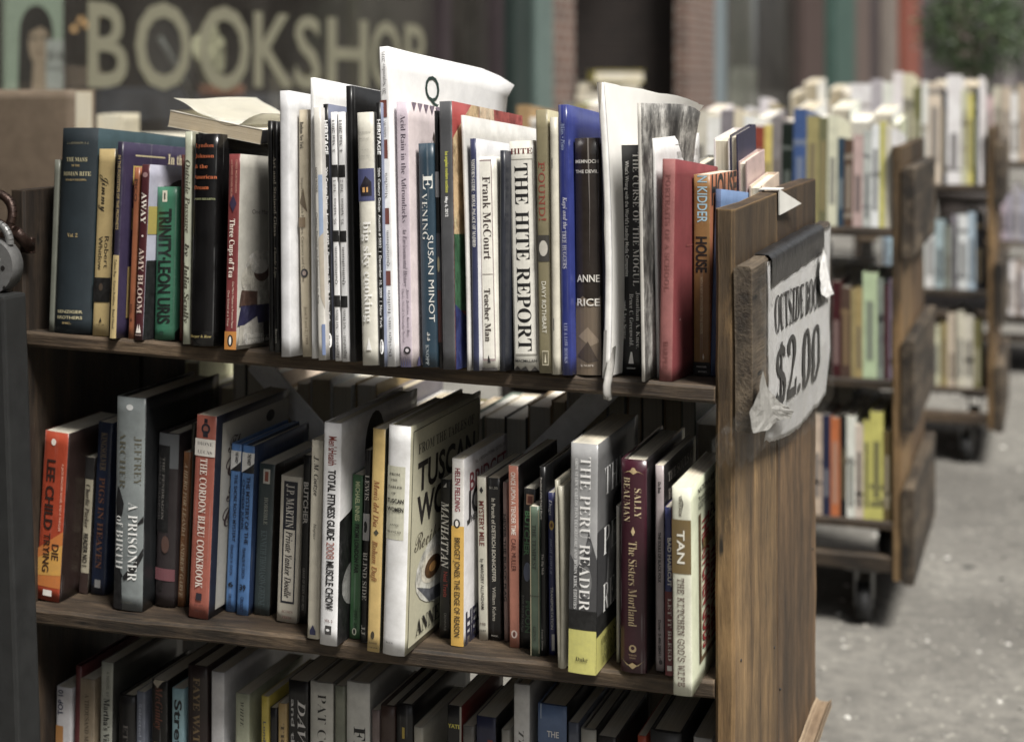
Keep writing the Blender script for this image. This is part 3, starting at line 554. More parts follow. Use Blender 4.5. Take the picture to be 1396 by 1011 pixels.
# ------------------------------------------------------------------ middle shelf
S = 'middle'
B(S, 48, 81, 61.5, 94, 591, 820, 'thick orange-red paperback leaning at the padlock end of the shelf', (176, 54, 24), D=.11, front=(40, 24, 20), bulge=.001,
  sp=[P([(0, .08), (1, .08), (1, .42), (0, .30)], (208, 110, 36)), P([(0, .14), (1, .16), (1, .34), (0, .24)], (214, 150, 52)), E(.42, .94, .1, .02, (240, 225, 210)), V('LEE CHILD', 'X', (52, 22, 14), .835, .42, .38, .36), V('DIE', 'B', (60, 28, 14), .34, .245, .74, .28), V('TRYING', 'B', (60, 28, 14), .40, .17, .38, .28), V('A JACK REACHER NOVEL AND A THRILLER', 'S', (240, 180, 150), .82, .42, .86, .08), Q(.34, .03, .7, .065, (226, 220, 210))])
B(S, 108, 119.5, 117, 129.5, 624, 809, 'small cream paperback with dark ends squeezed beside the navy spine', (180, 170, 142), D=.11, front=(40, 34, 30),
  sp=[Q(0, .84, 1, 1, (44, 42, 42)), Q(0, 0, 1, .15, (60, 40, 34)), V('Charlie Parker', 'J', (70, 60, 50), .8, .48, .5, .5), V('READER NO 1', 'X', (24, 20, 20), .44, .2, .5, .52)])
B(S, 123, 142.6, 134, 154, 577, 811, 'navy paperback with faint orange capitals beside the grey jacketed hardback', (26, 38, 66), D=.14,
  sp=[V('KINGSOLVER', 'R', (120, 100, 70), .94, .72, .5, .42), V('PIGS IN HEAVEN', 'R', (124, 74, 50), .68, .15, .5, .4), Q(.3, .04, .7, .085, (150, 150, 150))])
B(S, 156, 193.5, 158.5, 200, 543, 832, 'thick silver-grey hardback with ink stains and white serif capitals', (118, 126, 126), hard=True, D=.16, front=(26, 28, 30), bulge=.003, gloss=.3,
  sp=[E(.5, .955, .12, .014, (220, 222, 220)), V('JEFFREY', 'L', (88, 84, 64), .82, .59, .8, .24), V('ARCHER', 'L', (88, 84, 64), .84, .57, .28, .24), P([(.1, .58), (.2, .56), (.35, .5), (.3, .45), (.1, .4), (.05, .5)], (22, 22, 24)), P([(0, 0), (.34, 0), (.3, .15), (.7, .22), (1, .3), (1, .26), (.7, .17), (.4, .14), (.2, .2), (0, .2)], (20, 20, 22)), P([(.75, .4), (1, .45), (1, .42)], (20, 20, 22)), V('A PRISONER', 'L', (236, 236, 232), .51, .14, .68, .32), V('of BIRTH', 'L', (226, 226, 222), .44, .19, .22, .28), Z('ST MARTIN', 'L', (90, 90, 80), .3, .7, .04, .07)])
B(S, 210, 238.5, 218.5, 244, 592, 827, 'dark hardback with a grey head, black dotted panel and a pink band', (48, 40, 42), hard=True, D=.15, bulge=.002,
  sp=[Q(0, .8, 1, 1, (96, 100, 104)), Q(.0, .43, .6, .93, (20, 20, 22)), V('THE PENDRAGON', 'R', (120, 116, 110), .86, .5, .3, .14), V('JANELLE DIAMOND', 'R', (90, 86, 84), .86, .5, .12, .1), Q(0, .15, 1, .22, (128, 70, 78)), E(.3, .12, .14, .03, (30, 24, 24)), E(.5, .36, .2, .05, (92, 62, 52))])
B(S, 240.5, 252, 251, 260, 617, 827, 'thin orange-brown paperback with small pale italic lettering', (142, 86, 44), D=.12, sp=[V('A HERO FOR LEANDA · ANDREW GARVE', 'J', (220, 190, 150), .93, .06, .5, .5)])
B(S, 253, 256, 260.5, 267, 577, 826, 'narrow dark olive spine hidden beside the salmon cookbook', (52, 50, 36), D=.13)
B(S, 256.7, 284, 268, 296, 568, 843.5, 'tall salmon cookbook with white serif capitals and a navy medal', (172, 84, 66), D=.17, front=(30, 34, 50), bulge=.0008,
  sp=[E(.5, .935, .22, .026, (34, 30, 44)), E(.5, .935, .13, .015, (150, 80, 66)), Q(.38, .895, .62, .925, (34, 30, 44)), Q(.42, .965, .58, .985, (34, 30, 44)), Q(0, .80, 1, .885, (214, 208, 196)), Z('DIONE', 'L', (60, 54, 54), .12, .88, .862, .16), Z('LUCAS', 'L', (60, 54, 54), .15, .85, .822, .16), V('THE CORDON BLEU COOKBOOK', 'R', (228, 214, 200), .79, .15, .5, .36), Q(.38, .09, .66, .125, (40, 34, 48)), Z('THE COOK', 'L', (70, 40, 40), .3, .75, .065, .08), Z('PRESS', 'L', (70, 40, 40), .35, .7, .04, .08)],
  cv=[Q(.08, .03, 1, .955, (168, 164, 152)), Q(.1, .04, .985, .945, (176, 172, 160)), Z('The', 'C', (66, 44, 44), .16, .4, .84, .12), Z('Cordon', 'C', (66, 44, 44), .14, .8, .73, .14), Z('Bleu', 'C', (66, 44, 44), .16, .6, .6, .14), Z('Cookbook', 'C', (66, 44, 44), .12, .9, .48, .14), Z('By Dione Lucas', 'I', (90, 80, 76), .2, .7, .34, .05), E(.72, .9, .06, .03, (30, 30, 34))])
HB = lambda n, a, b: [Q(0, .84, 1, .96, (224, 224, 220)), P([(0, .84), (1, .84), (1, .9), (.55, .87)], (20, 20, 24)), V('THE HARDY', 'X', (20, 22, 30), .955, .885, .62, .28), V(a, 'B', (22, 36, 70), .82, .42, .62, .3), V(b, 'B', (26, 44, 84), .80, .5, .25, .22), V('FRANKLIN W. DIXON', 'B', (24, 40, 76), .4, .22, .5, .26), Z(n, 'X', (14, 18, 30), .25, .75, .165, .42), V('GROSSET', 'B', (24, 40, 80), .11, .02, .5, .26)]
B(S, 307, 321, 315.5, 330, 606, 834, 'bright blue children\'s hardback with a black and white head, beside the salmon cookbook', (74, 128, 200), D=.13, front=(60, 110, 180), hard=True, bulge=.001, sp=HB('6', 'THE SHORE ROAD MYSTERY', ''))
B(S, 322, 338.5, 331, 348, 609, 839, 'bright blue children\'s hardback with a black and white head, beside the dark teal paperback', (74, 128, 200), D=.13, front=(40, 60, 100), hard=True, bulge=.001, sp=HB('39', 'THE MYSTERY OF THE', 'CHINESE JUNK'))
B(S, 345, 368, 354, 375, 633.5, 839, 'worn dark teal-grey paperback with a white badge at its head', (56, 70, 72), D=.115, front=(40, 34, 28), edge=(150, 140, 110),
  sp=[Q(.3, .87, .72, .965, (190, 186, 174)), Q(.4, .885, .62, .95, (150, 70, 50)), V('HORRIBLE', 'R', (150, 154, 140), .78, .6, .55, .24), V('KENNETH THOMASON GREENE', 'R', (88, 106, 110), .56, .06, .5, .4)])
B(S, 377, 404.5, 382.5, 412, 650.5, 849, 'cream paperback with a navy block and framed script lettering', (206, 198, 178), D=.115, front=(196, 188, 168), bulge=.0008,
  sp=[Q(.18, .13, .84, .965, (34, 36, 50)), Q(.26, .145, .78, .635, (218, 210, 192)), V('J.P. MARTIN', 'R', (214, 208, 196), .945, .65, .52, .38), V('Private Yankee Doodle', 'J', (50, 44, 44), .625, .17, .52, .34), Z('ACORN', 'R', (150, 110, 100), .25, .8, .075, .12), Z('PRESS', 'R', (150, 110, 100), .3, .75, .035, .12)])
B(S, 407, 418.5, 414, 424, 621, 850, 'black paperback with white capitals half hidden behind the cream spine with italics', (16, 15, 16), D=.12, sp=[V('BUTCHER', 'X', (190, 186, 180), .84, .59, .5, .62), V('GRAVE OF GODS AND MEN', 'B', (140, 136, 130), .33, .08, .5, .3)])
B(S, 418.5, 434.5, 424.5, 441, 601, 871, 'cream paperback with small black italics beside the bright white fitness guide', (202, 194, 172), D=.15,
  sp=[V('J. M. Coetzee', 'J', (44, 40, 38), .92, .72, .5, .4), V('Disgrace', 'I', (70, 64, 58), .58, .5, .5, .26), P([(.25, .02), (.75, .02), (.75, .04), (.5, .07), (.25, .04)], (40, 44, 90))])
B(S, 435, 460, 442, 466, 577.5, 880, 'tall bright white guide with bold black capitals and a red heading', (228, 227, 228), D=.2, front=(214, 213, 212), hard=True, bulge=.0015, gloss=.28,
  sp=[V("Men'sHealth", 'N', (150, 52, 40), .94, .81, .55, .46), V('TOTAL FITNESS GUIDE', 'X', (26, 24, 26), .79, .475, .55, .42), V('2008', 'S', (170, 96, 84), .465, .39, .55, .46), V('MUSCLE CHOW', 'X', (26, 24, 26), .38, .16, .55, .42), Z('VOL. 2', 'B', (120, 60, 56), .3, .75, .112, .13), Q(.35, .05, .7, .09, (60, 58, 58)), E(.5, .07, .1, .006, (220, 220, 220))],
  cv=[P([(0, 0), (1, 0), (1, .66), (.4, .7), (.12, .58), (0, .56)], (22, 21, 22)), E(.42, .82, .13, .17, (24, 23, 24)), E(.18, .25, .14, .1, (150, 150, 146))])
B(S, 475.5, 491, 480.5, 495.5, 648, 871, 'green paperback with pale and black capitals', (56, 108, 62), D=.11, front=(28, 50, 34),
  sp=[V('MICHAEL INNES', 'X', (186, 200, 140), .96, .72, .55, .4), V('FROM LONDON FAR', 'X', (18, 26, 18), .7, .4, .55, .4), V('1971 2/6', 'B', (30, 60, 36), .17, .06, .6, .28), E(.5, .045, .2, .022, (200, 206, 180)), E(.5, .045, .1, .016, (20, 24, 20))])
B(S, 491, 500, 497.5, 506.5, 614, 876, 'black paperback with widely spaced white serif capitals beside the yellow spine', (14, 13, 14), D=.14,
  sp=[V('LEWIS', 'R', (220, 216, 206), .87, .74, .5, .7), Q(0, .53, 1, .67, (180, 180, 180)), E(.4, .6, .3, .03, (30, 30, 32)), V('BLIND SIDE', 'R', (214, 210, 200), .47, .22, .5, .7), V('JJ', 'R', (200, 196, 186), .09, .04, .5, .6)])
B(S, 499.5, 518, 508.5, 526, 585.5, 889, 'yellow paperback with rust italic lettering beside the white cookbook', (206, 170, 92), D=.17, front=(60, 60, 44),
  sp=[V('Menú del Día', 'J', (150, 84, 36), .77, .56, .45, .44), P([(.3, .535), (.5, .55), (.7, .535), (.5, .52)], (70, 66, 50)), V('Rohan Daft', 'J', (156, 96, 44), .5, .315, .45, .44), E(.45, .075, .14, .018, (60, 50, 30)), Z('SIMON', 'R', (60, 50, 30), .2, .8, .04, .1), Z('SCHUSTER', 'R', (60, 50, 30), .15, .85, .02, .09)])
B(S, 521, 552, 530, 561, 582, 893.5, 'large white cookbook with a cream title label and a soup bowl cover', (224, 223, 220), hard=True, D=.2, front=(176, 172, 142), bulge=.0025, gloss=.28,
  sp=[Q(.02, .505, .82, .825, (196, 194, 168)), Z('FROM', 'R', (56, 52, 46), .12, .6, .79, .11), Z('THE', 'R', (56, 52, 46), .2, .5, .765, .09), Z('TABLES', 'R', (56, 52, 46), .06, .7, .735, .1), Z('OF', 'R', (56, 52, 46), .25, .45, .708, .09), Z('TUSCAN', 'X', (36, 32, 30), .04, .8, .675, .17), Z('WOMEN', 'X', (36, 32, 30), .06, .8, .638, .17), Z('ANNE', 'R', (70, 66, 58), .2, .62, .57, .09), Z('BIANCHI', 'R', (70, 66, 58), .1, .72, .54, .09), Z('ECCO', 'R', (60, 58, 56), .2, .5, .055, .07)],
  cv=[Q(.03, .02, .97, .975, (66, 64, 50)), Q(.036, .024, .965, .971, (182, 178, 148)), Z('FROM THE TABLES OF', 'R', (54, 48, 40), .1, .9, .885, .055), Z('TUSCAN', 'X', (34, 28, 26), .1, .92, .76, .15), Z('WOMEN', 'X', (34, 28, 26), .1, .92, .61, .15), Z('Recipes and', 'C', (86, 78, 62), .08, .72, .475, .10), E(.48, .3, .38, .16, (204, 202, 190)), P([(.12, .27), (.3, .16), (.6, .14), (.6, .2), (.3, .22)], (90, 92, 100)), E(.34, .32, .17, .075, (214, 206, 186)), E(.33, .315, .11, .05, (90, 56, 24)), E(.33, .315, .05, .022, (190, 130, 60)), Q(.5, .36, .8, .46, (120, 116, 70)), Z('ANNE', 'R', (40, 36, 32), .12, .44, .09, .085), Z('BIANCHI', 'R', (40, 36, 32), .52, .94, .09, .085)])
B(S, 598.5, 613, 600.5, 615, 654, 870, 'black paperback with white decorative script capitals and red lettering', (15, 14, 15), D=.11,
  sp=[P([(.3, .95), (.6, .95), (.6, .98)], (190, 186, 180)), V('MANHATTAN', 'J', (230, 226, 218), .86, .44, .5, .74), V('Neal Travis', 'B', (176, 48, 38), .42, .26, .6, .38), V('CROWN PUB', 'S', (140, 136, 130), .16, .05, .6, .22)])
B(S, 615, 632, 615.5, 633.5, 626, 881, 'white paperback with yellow lower spine and red and black condensed capitals', (220, 216, 210), D=.13, front=(206, 204, 204),
  sp=[Q(0, 0, 1, .64, (222, 168, 58)), V('HELEN FIELDING', 'N', (160, 46, 64), .95, .72, .5, .42), E(.45, .655, .26, .024, (40, 36, 34)), E(.45, .655, .13, .017, (230, 224, 214)), V('BRIDGET JONES: THE EDGE OF REASON', 'N', (48, 34, 24), .58, .05, .5, .44)],
  cv=[Z('No. 1 INTERNATIONAL BESTSELLER', 'S', (90, 90, 94), .25, .95, .95, .03), Z('BRIDGET', 'N', (140, 40, 52), .12, .98, .86, .15), Z('JONES', 'X', (30, 28, 32), .06, .9, .75, .2), Z('THE EDGE OF REASON', 'B', (60, 56, 60), .1, .9, .66, .05), Z('HELEN', 'X', (36, 34, 60), .04, .6, .13, .14), Z('FIELDING', 'X', (36, 34, 60), .04, .8, .05, .14)])
B(S, 652.5, 665.5, 649.5, 663, 651, 872.5, 'narrow cream paperback with red title and black author lettering', (196, 192, 172), D=.115, front=(70, 60, 50),
  sp=[P([(.3, .92), (.5, .945), (.7, .92), (.5, .9)], BLACK), V('MYSTERY MILE', 'N', (122, 44, 34), .855, .58, .5, .55), V('by MARGERY ALLINGHAM', 'N', (60, 54, 48), .5, .19, .5, .34), Z('MB', 'S', (90, 60, 56), .2, .8, .1, .26), Z('1234', 'B', (40, 36, 34), .2, .8, .06, .16)])
B(S, 667.5, 682, 662.5, 683, 652, 873, 'black paperback with cream bold lettering and a small price at its head', (22, 20, 20), D=.115,
  sp=[Z('$1.35', 'B', (150, 146, 134), .15, .85, .94, .18), V('In Pursuit of DIETRICH BONHOEFFER', 'B', (196, 190, 172), .875, .36, .5, .3), V('William Kuhns', 'B', (170, 164, 150), .33, .12, .5, .28), Z('IMAGE', 'B', (150, 146, 136), .25, .75, .03, .12)])
B(S, 686.5, 694, 685.5, 691.5, 658, 874, 'very thin pinkish-grey paperback with black lettering beside the salmon spine', (150, 120, 112), D=.12, sp=[V('NEVER THE BLACK FLAG', 'X', (40, 30, 30), .8, .25, .4, .55)])
B(S, 695, 708, 692, 707.5, 635.5, 883, 'slim salmon paperback with white and maroon capitals', (196, 116, 92), D=.13, front=(30, 26, 26), bulge=.0004,
  sp=[V('ONCE UPON A TENDER TIME', 'N', (236, 222, 208), .965, .62, .5, .46), V('CARL MULLER', 'S', (90, 40, 34), .6, .42, .5, .46), E(.5, .075, .3, .022, (226, 200, 186)), E(.5, .075, .14, .014, (120, 60, 50))])
B(S, 710, 722, 711.5, 733.5, 667, 884, 'black paperback with green capitals and a small red square portrait', (24, 24, 24), D=.12,
  sp=[Q(.25, .90, .85, .965, (170, 120, 90)), Q(.35, .91, .75, .955, (110, 50, 36)), V('BUTCHER', 'X', (64, 122, 72), .86, .58, .4, .42), E(.5, .48, .3, .06, (90, 100, 130)), V('MOON', 'X', (52, 96, 58), .3, .1, .7, .46), V('BOOK TWO OF THE FILES', 'S', (120, 120, 116), .33, .1, .25, .16)])
B(S, 723, 736, 722.5, 734.5, 691, 894.5, 'small tattered grey-green paperback with frayed edges', (84, 104, 84), D=.11, off=.0, edge=(170, 160, 126),
  sp=[Q(0, 0, .1, 1, (176, 164, 128)), Q(.92, .02, 1, .98, (150, 140, 108)), V('THE TEMPEST', 'R', (44, 52, 44), .88, .58, .5, .44), Q(0, .4, 1, .405, (60, 62, 50)), V('GINN', 'R', (56, 64, 54), .2, .1, .5, .36)])
B(S, 736.5, 745.5, 735, 744, 637, 894, 'slim black hardback with tiny white italics beside the tattered green one', (15, 15, 17), D=.15, hard=True, bulge=.0006,
  sp=[V('President of the United Hearts', 'R', (206, 200, 190), .945, .72, .3, .34), V('The Big Mob', 'R', (206, 200, 190), .54, .43, .5, .34), V('Farrar Straus', 'R', (190, 184, 174), .14, .03, .4, .3)])
B(S, 748, 757, 746.5, 755.5, 672, 893, 'blue-violet paperback with a yellow badge beside the loose cream pages', (50, 54, 112), D=.12,
  sp=[E(.6, .80, .36, .03, (210, 166, 60)), E(.6, .80, .18, .014, (120, 60, 40)), V('HIGH TOWER', 'I', (150, 160, 196), .72, .5, .5, .4), V('TRANSPORTATION', 'B', (210, 208, 204), .42, .16, .6, .4), Q(.55, .03, .95, .13, (196, 192, 184)), V('Dogs', 'J', (190, 190, 200), .96, .86, .5, .5)])
B(S, 759, 764.5, 755, 760, 655, 910, 'coverless cream paperback standing beside the grey history reader', (176, 170, 148), D=.14, bend=.002, pages=(190, 182, 156))
B(S, 765, 772.5, 761, 771, 663, 911, 'thin cream coverless booklet touching the grey history reader', (186, 180, 158), D=.14, bend=-.003, bulge=.002, pages=(190, 182, 156))
B(S, 775, 812, 777.5, 816.5, 606, 919, 'thick grey paperback with white serif title, black band and yellow foot', (150, 150, 150), D=.15, front=(96, 96, 96), bulge=.001, gloss=.3,
  sp=[Q(0, .0, 1, .19, (204, 198, 92)), Q(0, .19, 1, .275, (16, 16, 16)), P([(0, .275), (1, .275), (1, .5), (.7, .62), (.55, .52), (.3, .46), (0, .52)], (66, 66, 68)), E(.62, .40, .2, .07, (110, 110, 110)), E(.3, .34, .14, .04, (96, 96, 96)), E(.72, .55, .1, .03, (90, 90, 92)), V('THE PERU READER', 'L', (240, 238, 234), .945, .275, .58, .4), V('ORIN STARN, CARLOS IVÁN DEGREGORI, AND ROBIN KIRK, EDITORS', 'R', (216, 216, 214), .935, .28, .24, .12), Z('Duke', 'R', (50, 46, 24), .28, .72, .065, .15)],
  cv=[Q(0, 0, 1, .16, (190, 184, 84)), Q(0, .16, 1, .25, (20, 20, 20)), Q(0, .25, 1, .62, (52, 52, 54)), E(.5, .68, .15, .06, (30, 30, 32)), P([(.2, .25), (.25, .55), (.5, .62), (.85, .5), (.9, .25)], (150, 150, 150)), P([(.3, .3), (.45, .5), (.4, .25)], (96, 96, 98)), Z('THE', 'L', (200, 200, 198), .14, .62, .82, .2), Z('PERU', 'L', (224, 224, 220), .12, .85, .56, .2), Z('READER', 'L', (230, 230, 226), .12, 1.0, .31, .2), Z('ORIN STARN,', 'L', (90, 86, 40), .1, .7, .125, .06), Z('CARLOS IVÁN DEGREGORI,', 'L', (90, 86, 40), .1, .95, .085, .06), Z('AND ROBIN KIRK', 'L', (90, 86, 40), .1, .8, .045, .06)])
B(S, 840, 845, 840, 844.5, 690, 903, 'slim pale paperback hidden between the grey reader and the maroon hardback', (176, 172, 160), D=.13)
B(S, 846, 881.5, 846, 883, 628, 916.5, 'maroon hardback with gold lettering and gold scroll ornaments', (66, 18, 34), hard=True, D=.16, front=(24, 20, 22), bulge=.003, gloss=.28,
  sp=[P([(.1, .935), (.3, .95), (.5, .935), (.7, .95), (.9, .935), (.5, .96)], (198, 168, 112)), E(.5, .955, .09, .012, (198, 168, 112)), V('SALLY', 'L', (214, 190, 140), .87, .73, .68, .26), V('BEAUMAN', 'L', (214, 190, 140), .92, .71, .26, .26), P([(.42, .665), (.5, .69), (.58, .665), (.5, .645)], (204, 176, 122)), V('The Sisters Mortland', 'L', (206, 180, 130), .62, .22, .5, .34), E(.5, .115, .14, .018, (198, 170, 118)), E(.5, .118, .07, .009, (70, 20, 36)), Z('WARNER', 'R', (180, 150, 104), .35, .65, .085, .06), Z('BOOKS', 'R', (180, 150, 104), .38, .62, .072, .05), P([(.08, .062), (.3, .035), (.5, .05), (.7, .035), (.92, .062), (.5, .02)], (198, 168, 112))])
B(S, 893.5, 906, 893, 905.5, 635, 915, 'slim lilac-grey paperback with small black capitals beside the pale green spine', (168, 154, 154), D=.14, front=(28, 24, 24),
  sp=[V('Du Bois', 'X', (34, 28, 30), .92, .865, .5, .32), V('THE SOULS OF BLACK FOLK', 'X', (34, 28, 30), .675, .43, .5, .32), V('Dover  0-486-28041-1', 'X', (44, 38, 40), .25, .06, .5, .3), E(.6, .045, .2, .012, (60, 54, 56))],
  cv=[Z('THE SOULS OF', 'R', (176, 166, 156), .12, .95, .925, .07), Z('BLACK FOLK', 'R', (150, 140, 130), .12, .95, .84, .08)])
B(S, 906.5, 917, 906, 915.5, 692, 921, 'paperback with blue upper and red lower spine half hidden by the pale green one', (58, 66, 130), D=.12, front=(120, 30, 36),
  sp=[Q(0, 0, 1, .50, (124, 38, 44)), V('BAD HAIRCUT', 'X', (226, 222, 214), .82, .53, .7, .5), V('LET IT BLEED', 'R', (226, 216, 206), .46, .09, .7, .5), Q(.3, .03, .98, .06, (220, 216, 210))])
B(S, 917.5, 944, 915.5, 942, 665, 948.5, 'pale green-white paperback with a brown block, jutting out by the end board', (206, 206, 182), D=.15, front=(204, 210, 176), bulge=.001, gloss=.32,
  sp=[Q(0, .585, 1, .845, (116, 92, 46)), V('VINTAGE', 'B', (80, 66, 50), .96, .86, .45, .13), P([(.5, .87), (.62, .92), (.5, .97), (.56, .92)], (60, 46, 36)), V('TAN', 'B', (232, 228, 210), .795, .635, .48, .4), V('THE KITCHEN GOD\'S WIFE', 'M', (80, 36, 30), .565, .045, .5, .44)],
  cv=[Z('NATIONAL BESTSELLER', 'B', (60, 56, 44), .2, .95, .945, .035), Z('"Remarkable... mesmerizing...', 'S', (56, 52, 42), .2, 1, .905, .03), Z('compelling. An entrancing', 'S', (56, 52, 42), .2, 1, .885, .03), Z('tale told with warmth', 'S', (56, 52, 42), .2, 1, .865, .03), P([(.2, .1), (.26, .1), (.26, .83), (.2, .83)], (104, 78, 46)), P([(.2, .1), (1, .1), (1, .125), (.2, .125)], (104, 78, 46)), V('THE KITCHEN GODS', 'X', (160, 36, 38), .80, .15, .40, .2), V('WIFE KITCHEN', 'X', (160, 36, 38), .60, .15, .66, .24), Z('AMY', 'M', (40, 30, 26), .5, 1, .8, .1), Z('TAN', 'M', (40, 30, 26), .5, 1, .72, .1), P([(.3, .645), (1, .645), (1, .69), (.3, .69)], (140, 110, 60))])

# ------------------------------------------------------------------ bottom shelf
S = 'bottom'
B(S, 70, 91, 77, 98, 937, None, 'small paperback with white head and orange lower half on the lowest shelf', (206, 204, 206), D=.13, sp=[Q(0, 0, .5, .72, (190, 124, 56)), Q(.5, 0, 1, .6, (120, 80, 44)), W_('TOP 10', 'B', (34, 44, 96), .98, .8, .3, .34)])
B(S, 92, 101, 103, 112, 908, None, 'dark red book behind the tan spine on the lowest shelf', (92, 36, 38), D=.13, hard=True)
B(S, 99, 124, 105, 129, 925, None, 'tan paperback with faded lettering on the lowest shelf', (140, 122, 96), D=.13, off=.004, sp=[V('A THOUSAND MILES', 'R', (80, 66, 50), .9, .5, .6, .24)])
B(S, 130, 147, 138, 154.5, 903, None, 'pale grey paperback with black serif title on the lowest shelf', (150, 152, 138), D=.15, front=(60, 60, 56), sp=[V('A NOVEL BY', 'S', (100, 100, 90), .95, .8, .6, .22), V("Martha's Vineyard", 'R', (24, 24, 24), .79, .4, .55, .5)])
B(S, 156, 180, 163, 184, 948, None, 'black hardback beside the pale grey spine on the lowest shelf', (18, 16, 17), D=.15, hard=True, sp=[V('ETHEL', 'R', (84, 78, 74), .8, .5, .5, .3)])
B(S, 182, 194, 186, 198, 943, None, 'slim grey-blue paperback on the lowest shelf', (104, 110, 126), D=.12, sp=[V('Selected Poems', 'S', (160, 166, 180), .92, .5, .5, .3)])
B(S, 204, 226, 207, 228, 927, None, 'black paperback with torn head and rust lettering on the lowest shelf', (18, 15, 14), D=.13, sp=[P([(.1, .98), (.4, .95), (.7, .99), (.9, 1), (.2, 1)], (150, 140, 120)), V('McGinley', 'J', (116, 58, 38), .96, .7, .5, .46), Q(.2, .3, .8, .62, (170, 160, 90))])
B(S, 232, 249, 234.6, 250.5, 938.5, None, 'light blue paperback with big black letters on the lowest shelf', (128, 170, 180), D=.14, sp=[V('Stretching', 'X', (16, 22, 26), .93, .3, .55, .62)])
B(S, 254, 282, 256, 283, 908, None, 'dark brown hardback with gold capitals on the lowest shelf', (42, 26, 24), hard=True, D=.16, bulge=.002, sp=[V('FAYE WATTLETON', 'R', (124, 98, 56), .94, .3, .5, .34)])
B(S, 286, 304, 288, 306, 916, None, 'large unlettered white book with a long receding cover on the lowest shelf', (196, 195, 196), D=.24, front=(186, 185, 188), cv=[Z('AMERICAN FRAMES', 'S', (90, 84, 92), .55, .9, .93, .04)])
B(S, 319, 339, 321, 340, 945.5, None, 'pale green paperback with black lettering on the lowest shelf', (164, 168, 138), D=.13, front=(150, 154, 124), sp=[V('WHITE', 'I', (50, 50, 40), .95, .8, .5, .26), V('BEYOND', 'R', (60, 60, 50), .7, .4, .4, .4)])
B(S, 355, 366, 356, 366.5, 949, None, 'slim yellow paperback with blue lettering on the lowest shelf', (196, 172, 52), D=.12, sp=[V('London Prime', 'B', (40, 60, 96), .85, .5, .5, .36)])
B(S, 367, 377, 368, 377.5, 965, None, 'short black book between two yellow spines on the lowest shelf', (24, 24, 28), D=.12)
B(S, 378.5, 391, 379, 391, 959, None, 'tan-yellow paperback with brown lettering on the lowest shelf', (184, 150, 86), D=.12, sp=[V('TRAVEL', 'R', (90, 70, 40), .88, .5, .55, .4)])
B(S, 392, 419, 393, 420, 928, None, 'black paperback with slanted white capitals on the lowest shelf', (20, 19, 20), D=.13, sp=[V('DAVE THE', 'J', (214, 210, 206), .9, .35, .7, .4), V('and the secret', 'B', (190, 188, 184), .9, .3, .25, .18)])
B(S, 421, 453, 422.5, 455, 930, None, 'cream hardback with black serif author capitals on the lowest shelf', (192, 190, 178), hard=True, D=.15, front=(120, 118, 108), bulge=.002, sp=[V('PAT CONROY', 'L', (40, 36, 34), .94, .4, .55, .38)])
B(S, 455.5, 469.5, 456.5, 470, 935, None, 'grey-green paperback beside the cream hardback on the lowest shelf', (128, 132, 112), D=.14)
B(S, 471, 503, 472, 505, 930, None, 'white hardback with heavy black serif capitals and a red stamp on the lowest shelf', (204, 203, 194), hard=True, D=.16, front=(150, 149, 144), bulge=.002, sp=[V('FIRE', 'R', (18, 16, 16), .78, .5, .6, .5), Q(.5, .4, .8, .62, (140, 40, 36))], cv=[Z('FLYNN', 'L', (110, 84, 80), .2, .9, .75, .14)])
B(S, 506, 517, 506.5, 517.5, 968, None, 'small pinkish-grey paperback on the lowest shelf', (128, 108, 104), D=.12)
B(S, 518, 538.5, 518.5, 539, 962, None, 'brown hardback on the lowest shelf beside the thick black one', (70, 46, 38), hard=True, D=.13)
B(S, 540, 563, 540, 563.5, 960, None, 'thick black hardback with a tiny yellow mark on the lowest shelf', (15, 14, 16), hard=True, D=.17, sp=[Q(.4, .82, .55, .88, (190, 160, 40))])
B(S, 563.5, 577, 564, 577, 991, None, 'short cream paperback with a rounded spine on the lowest shelf', (176, 170, 152), D=.12, sp=[V('CHANCE', 'S', (90, 84, 74), .9, .5, .5, .4)])
B(S, 607, 628, 610, 629, 962, None, 'black paperback with yellow capitals and a red cover on the lowest shelf', (20, 19, 22), D=.13, front=(128, 36, 32), sp=[Z('YATE', 'X', (222, 210, 60), .06, .94, .895, .26), V('KNIGHT', 'R', (236, 234, 230), .8, .3, .5, .6), Q(.88, .3, 1, 1, (160, 156, 144))])
B(S, 630, 646, 631, 646, 990, None, 'low grey paperback with pages bulging on the lowest shelf', (110, 106, 100), D=.12)
B(S, 647, 675, 649.5, 676, 977, None, 'navy paperback with red and white lettering on the lowest shelf', (34, 38, 74), D=.12, front=(14, 14, 18), sp=[V('Honor', 'B', (150, 44, 40), .88, .5, .72, .26), V('Experience', 'J', (196, 192, 190), .86, .4, .4, .28)])
B(S, 682, 694, 683.5, 694.5, 995, None, 'short cream-grey paperback beside the tall white one on the lowest shelf', (156, 152, 140), D=.12)
B(S, 698, 721, 700.5, 722.5, 933, None, 'tall white hardback with thin grey italics on the lowest shelf', (206, 205, 202), hard=True, D=.15, front=(150, 149, 148), bulge=.001, sp=[V('Thomas Layng', 'I', (90, 88, 88), .8, .3, .5, .34)])
B(S, 730, 771, 733, 773, 961, None, 'blue hardback with three lines of white capitals on the lowest shelf', (84, 112, 160), hard=True, D=.15, front=(22, 22, 26), bulge=.0015, sp=[Q(.1, .93, .14, 1, (150, 168, 196)), Z('THE', 'B', (226, 226, 222), .34, .74, .865, .2), Z('CLIMATE', 'B', (226, 226, 222), .06, .94, .765, .2), Z('WARS', 'B', (226, 226, 222), .24, .8, .665, .2)])
B(S, 774, 789, 774.5, 789, 985, None, 'grey-blue book beside the blue hardback on the lowest shelf', (84, 92, 112), D=.13)
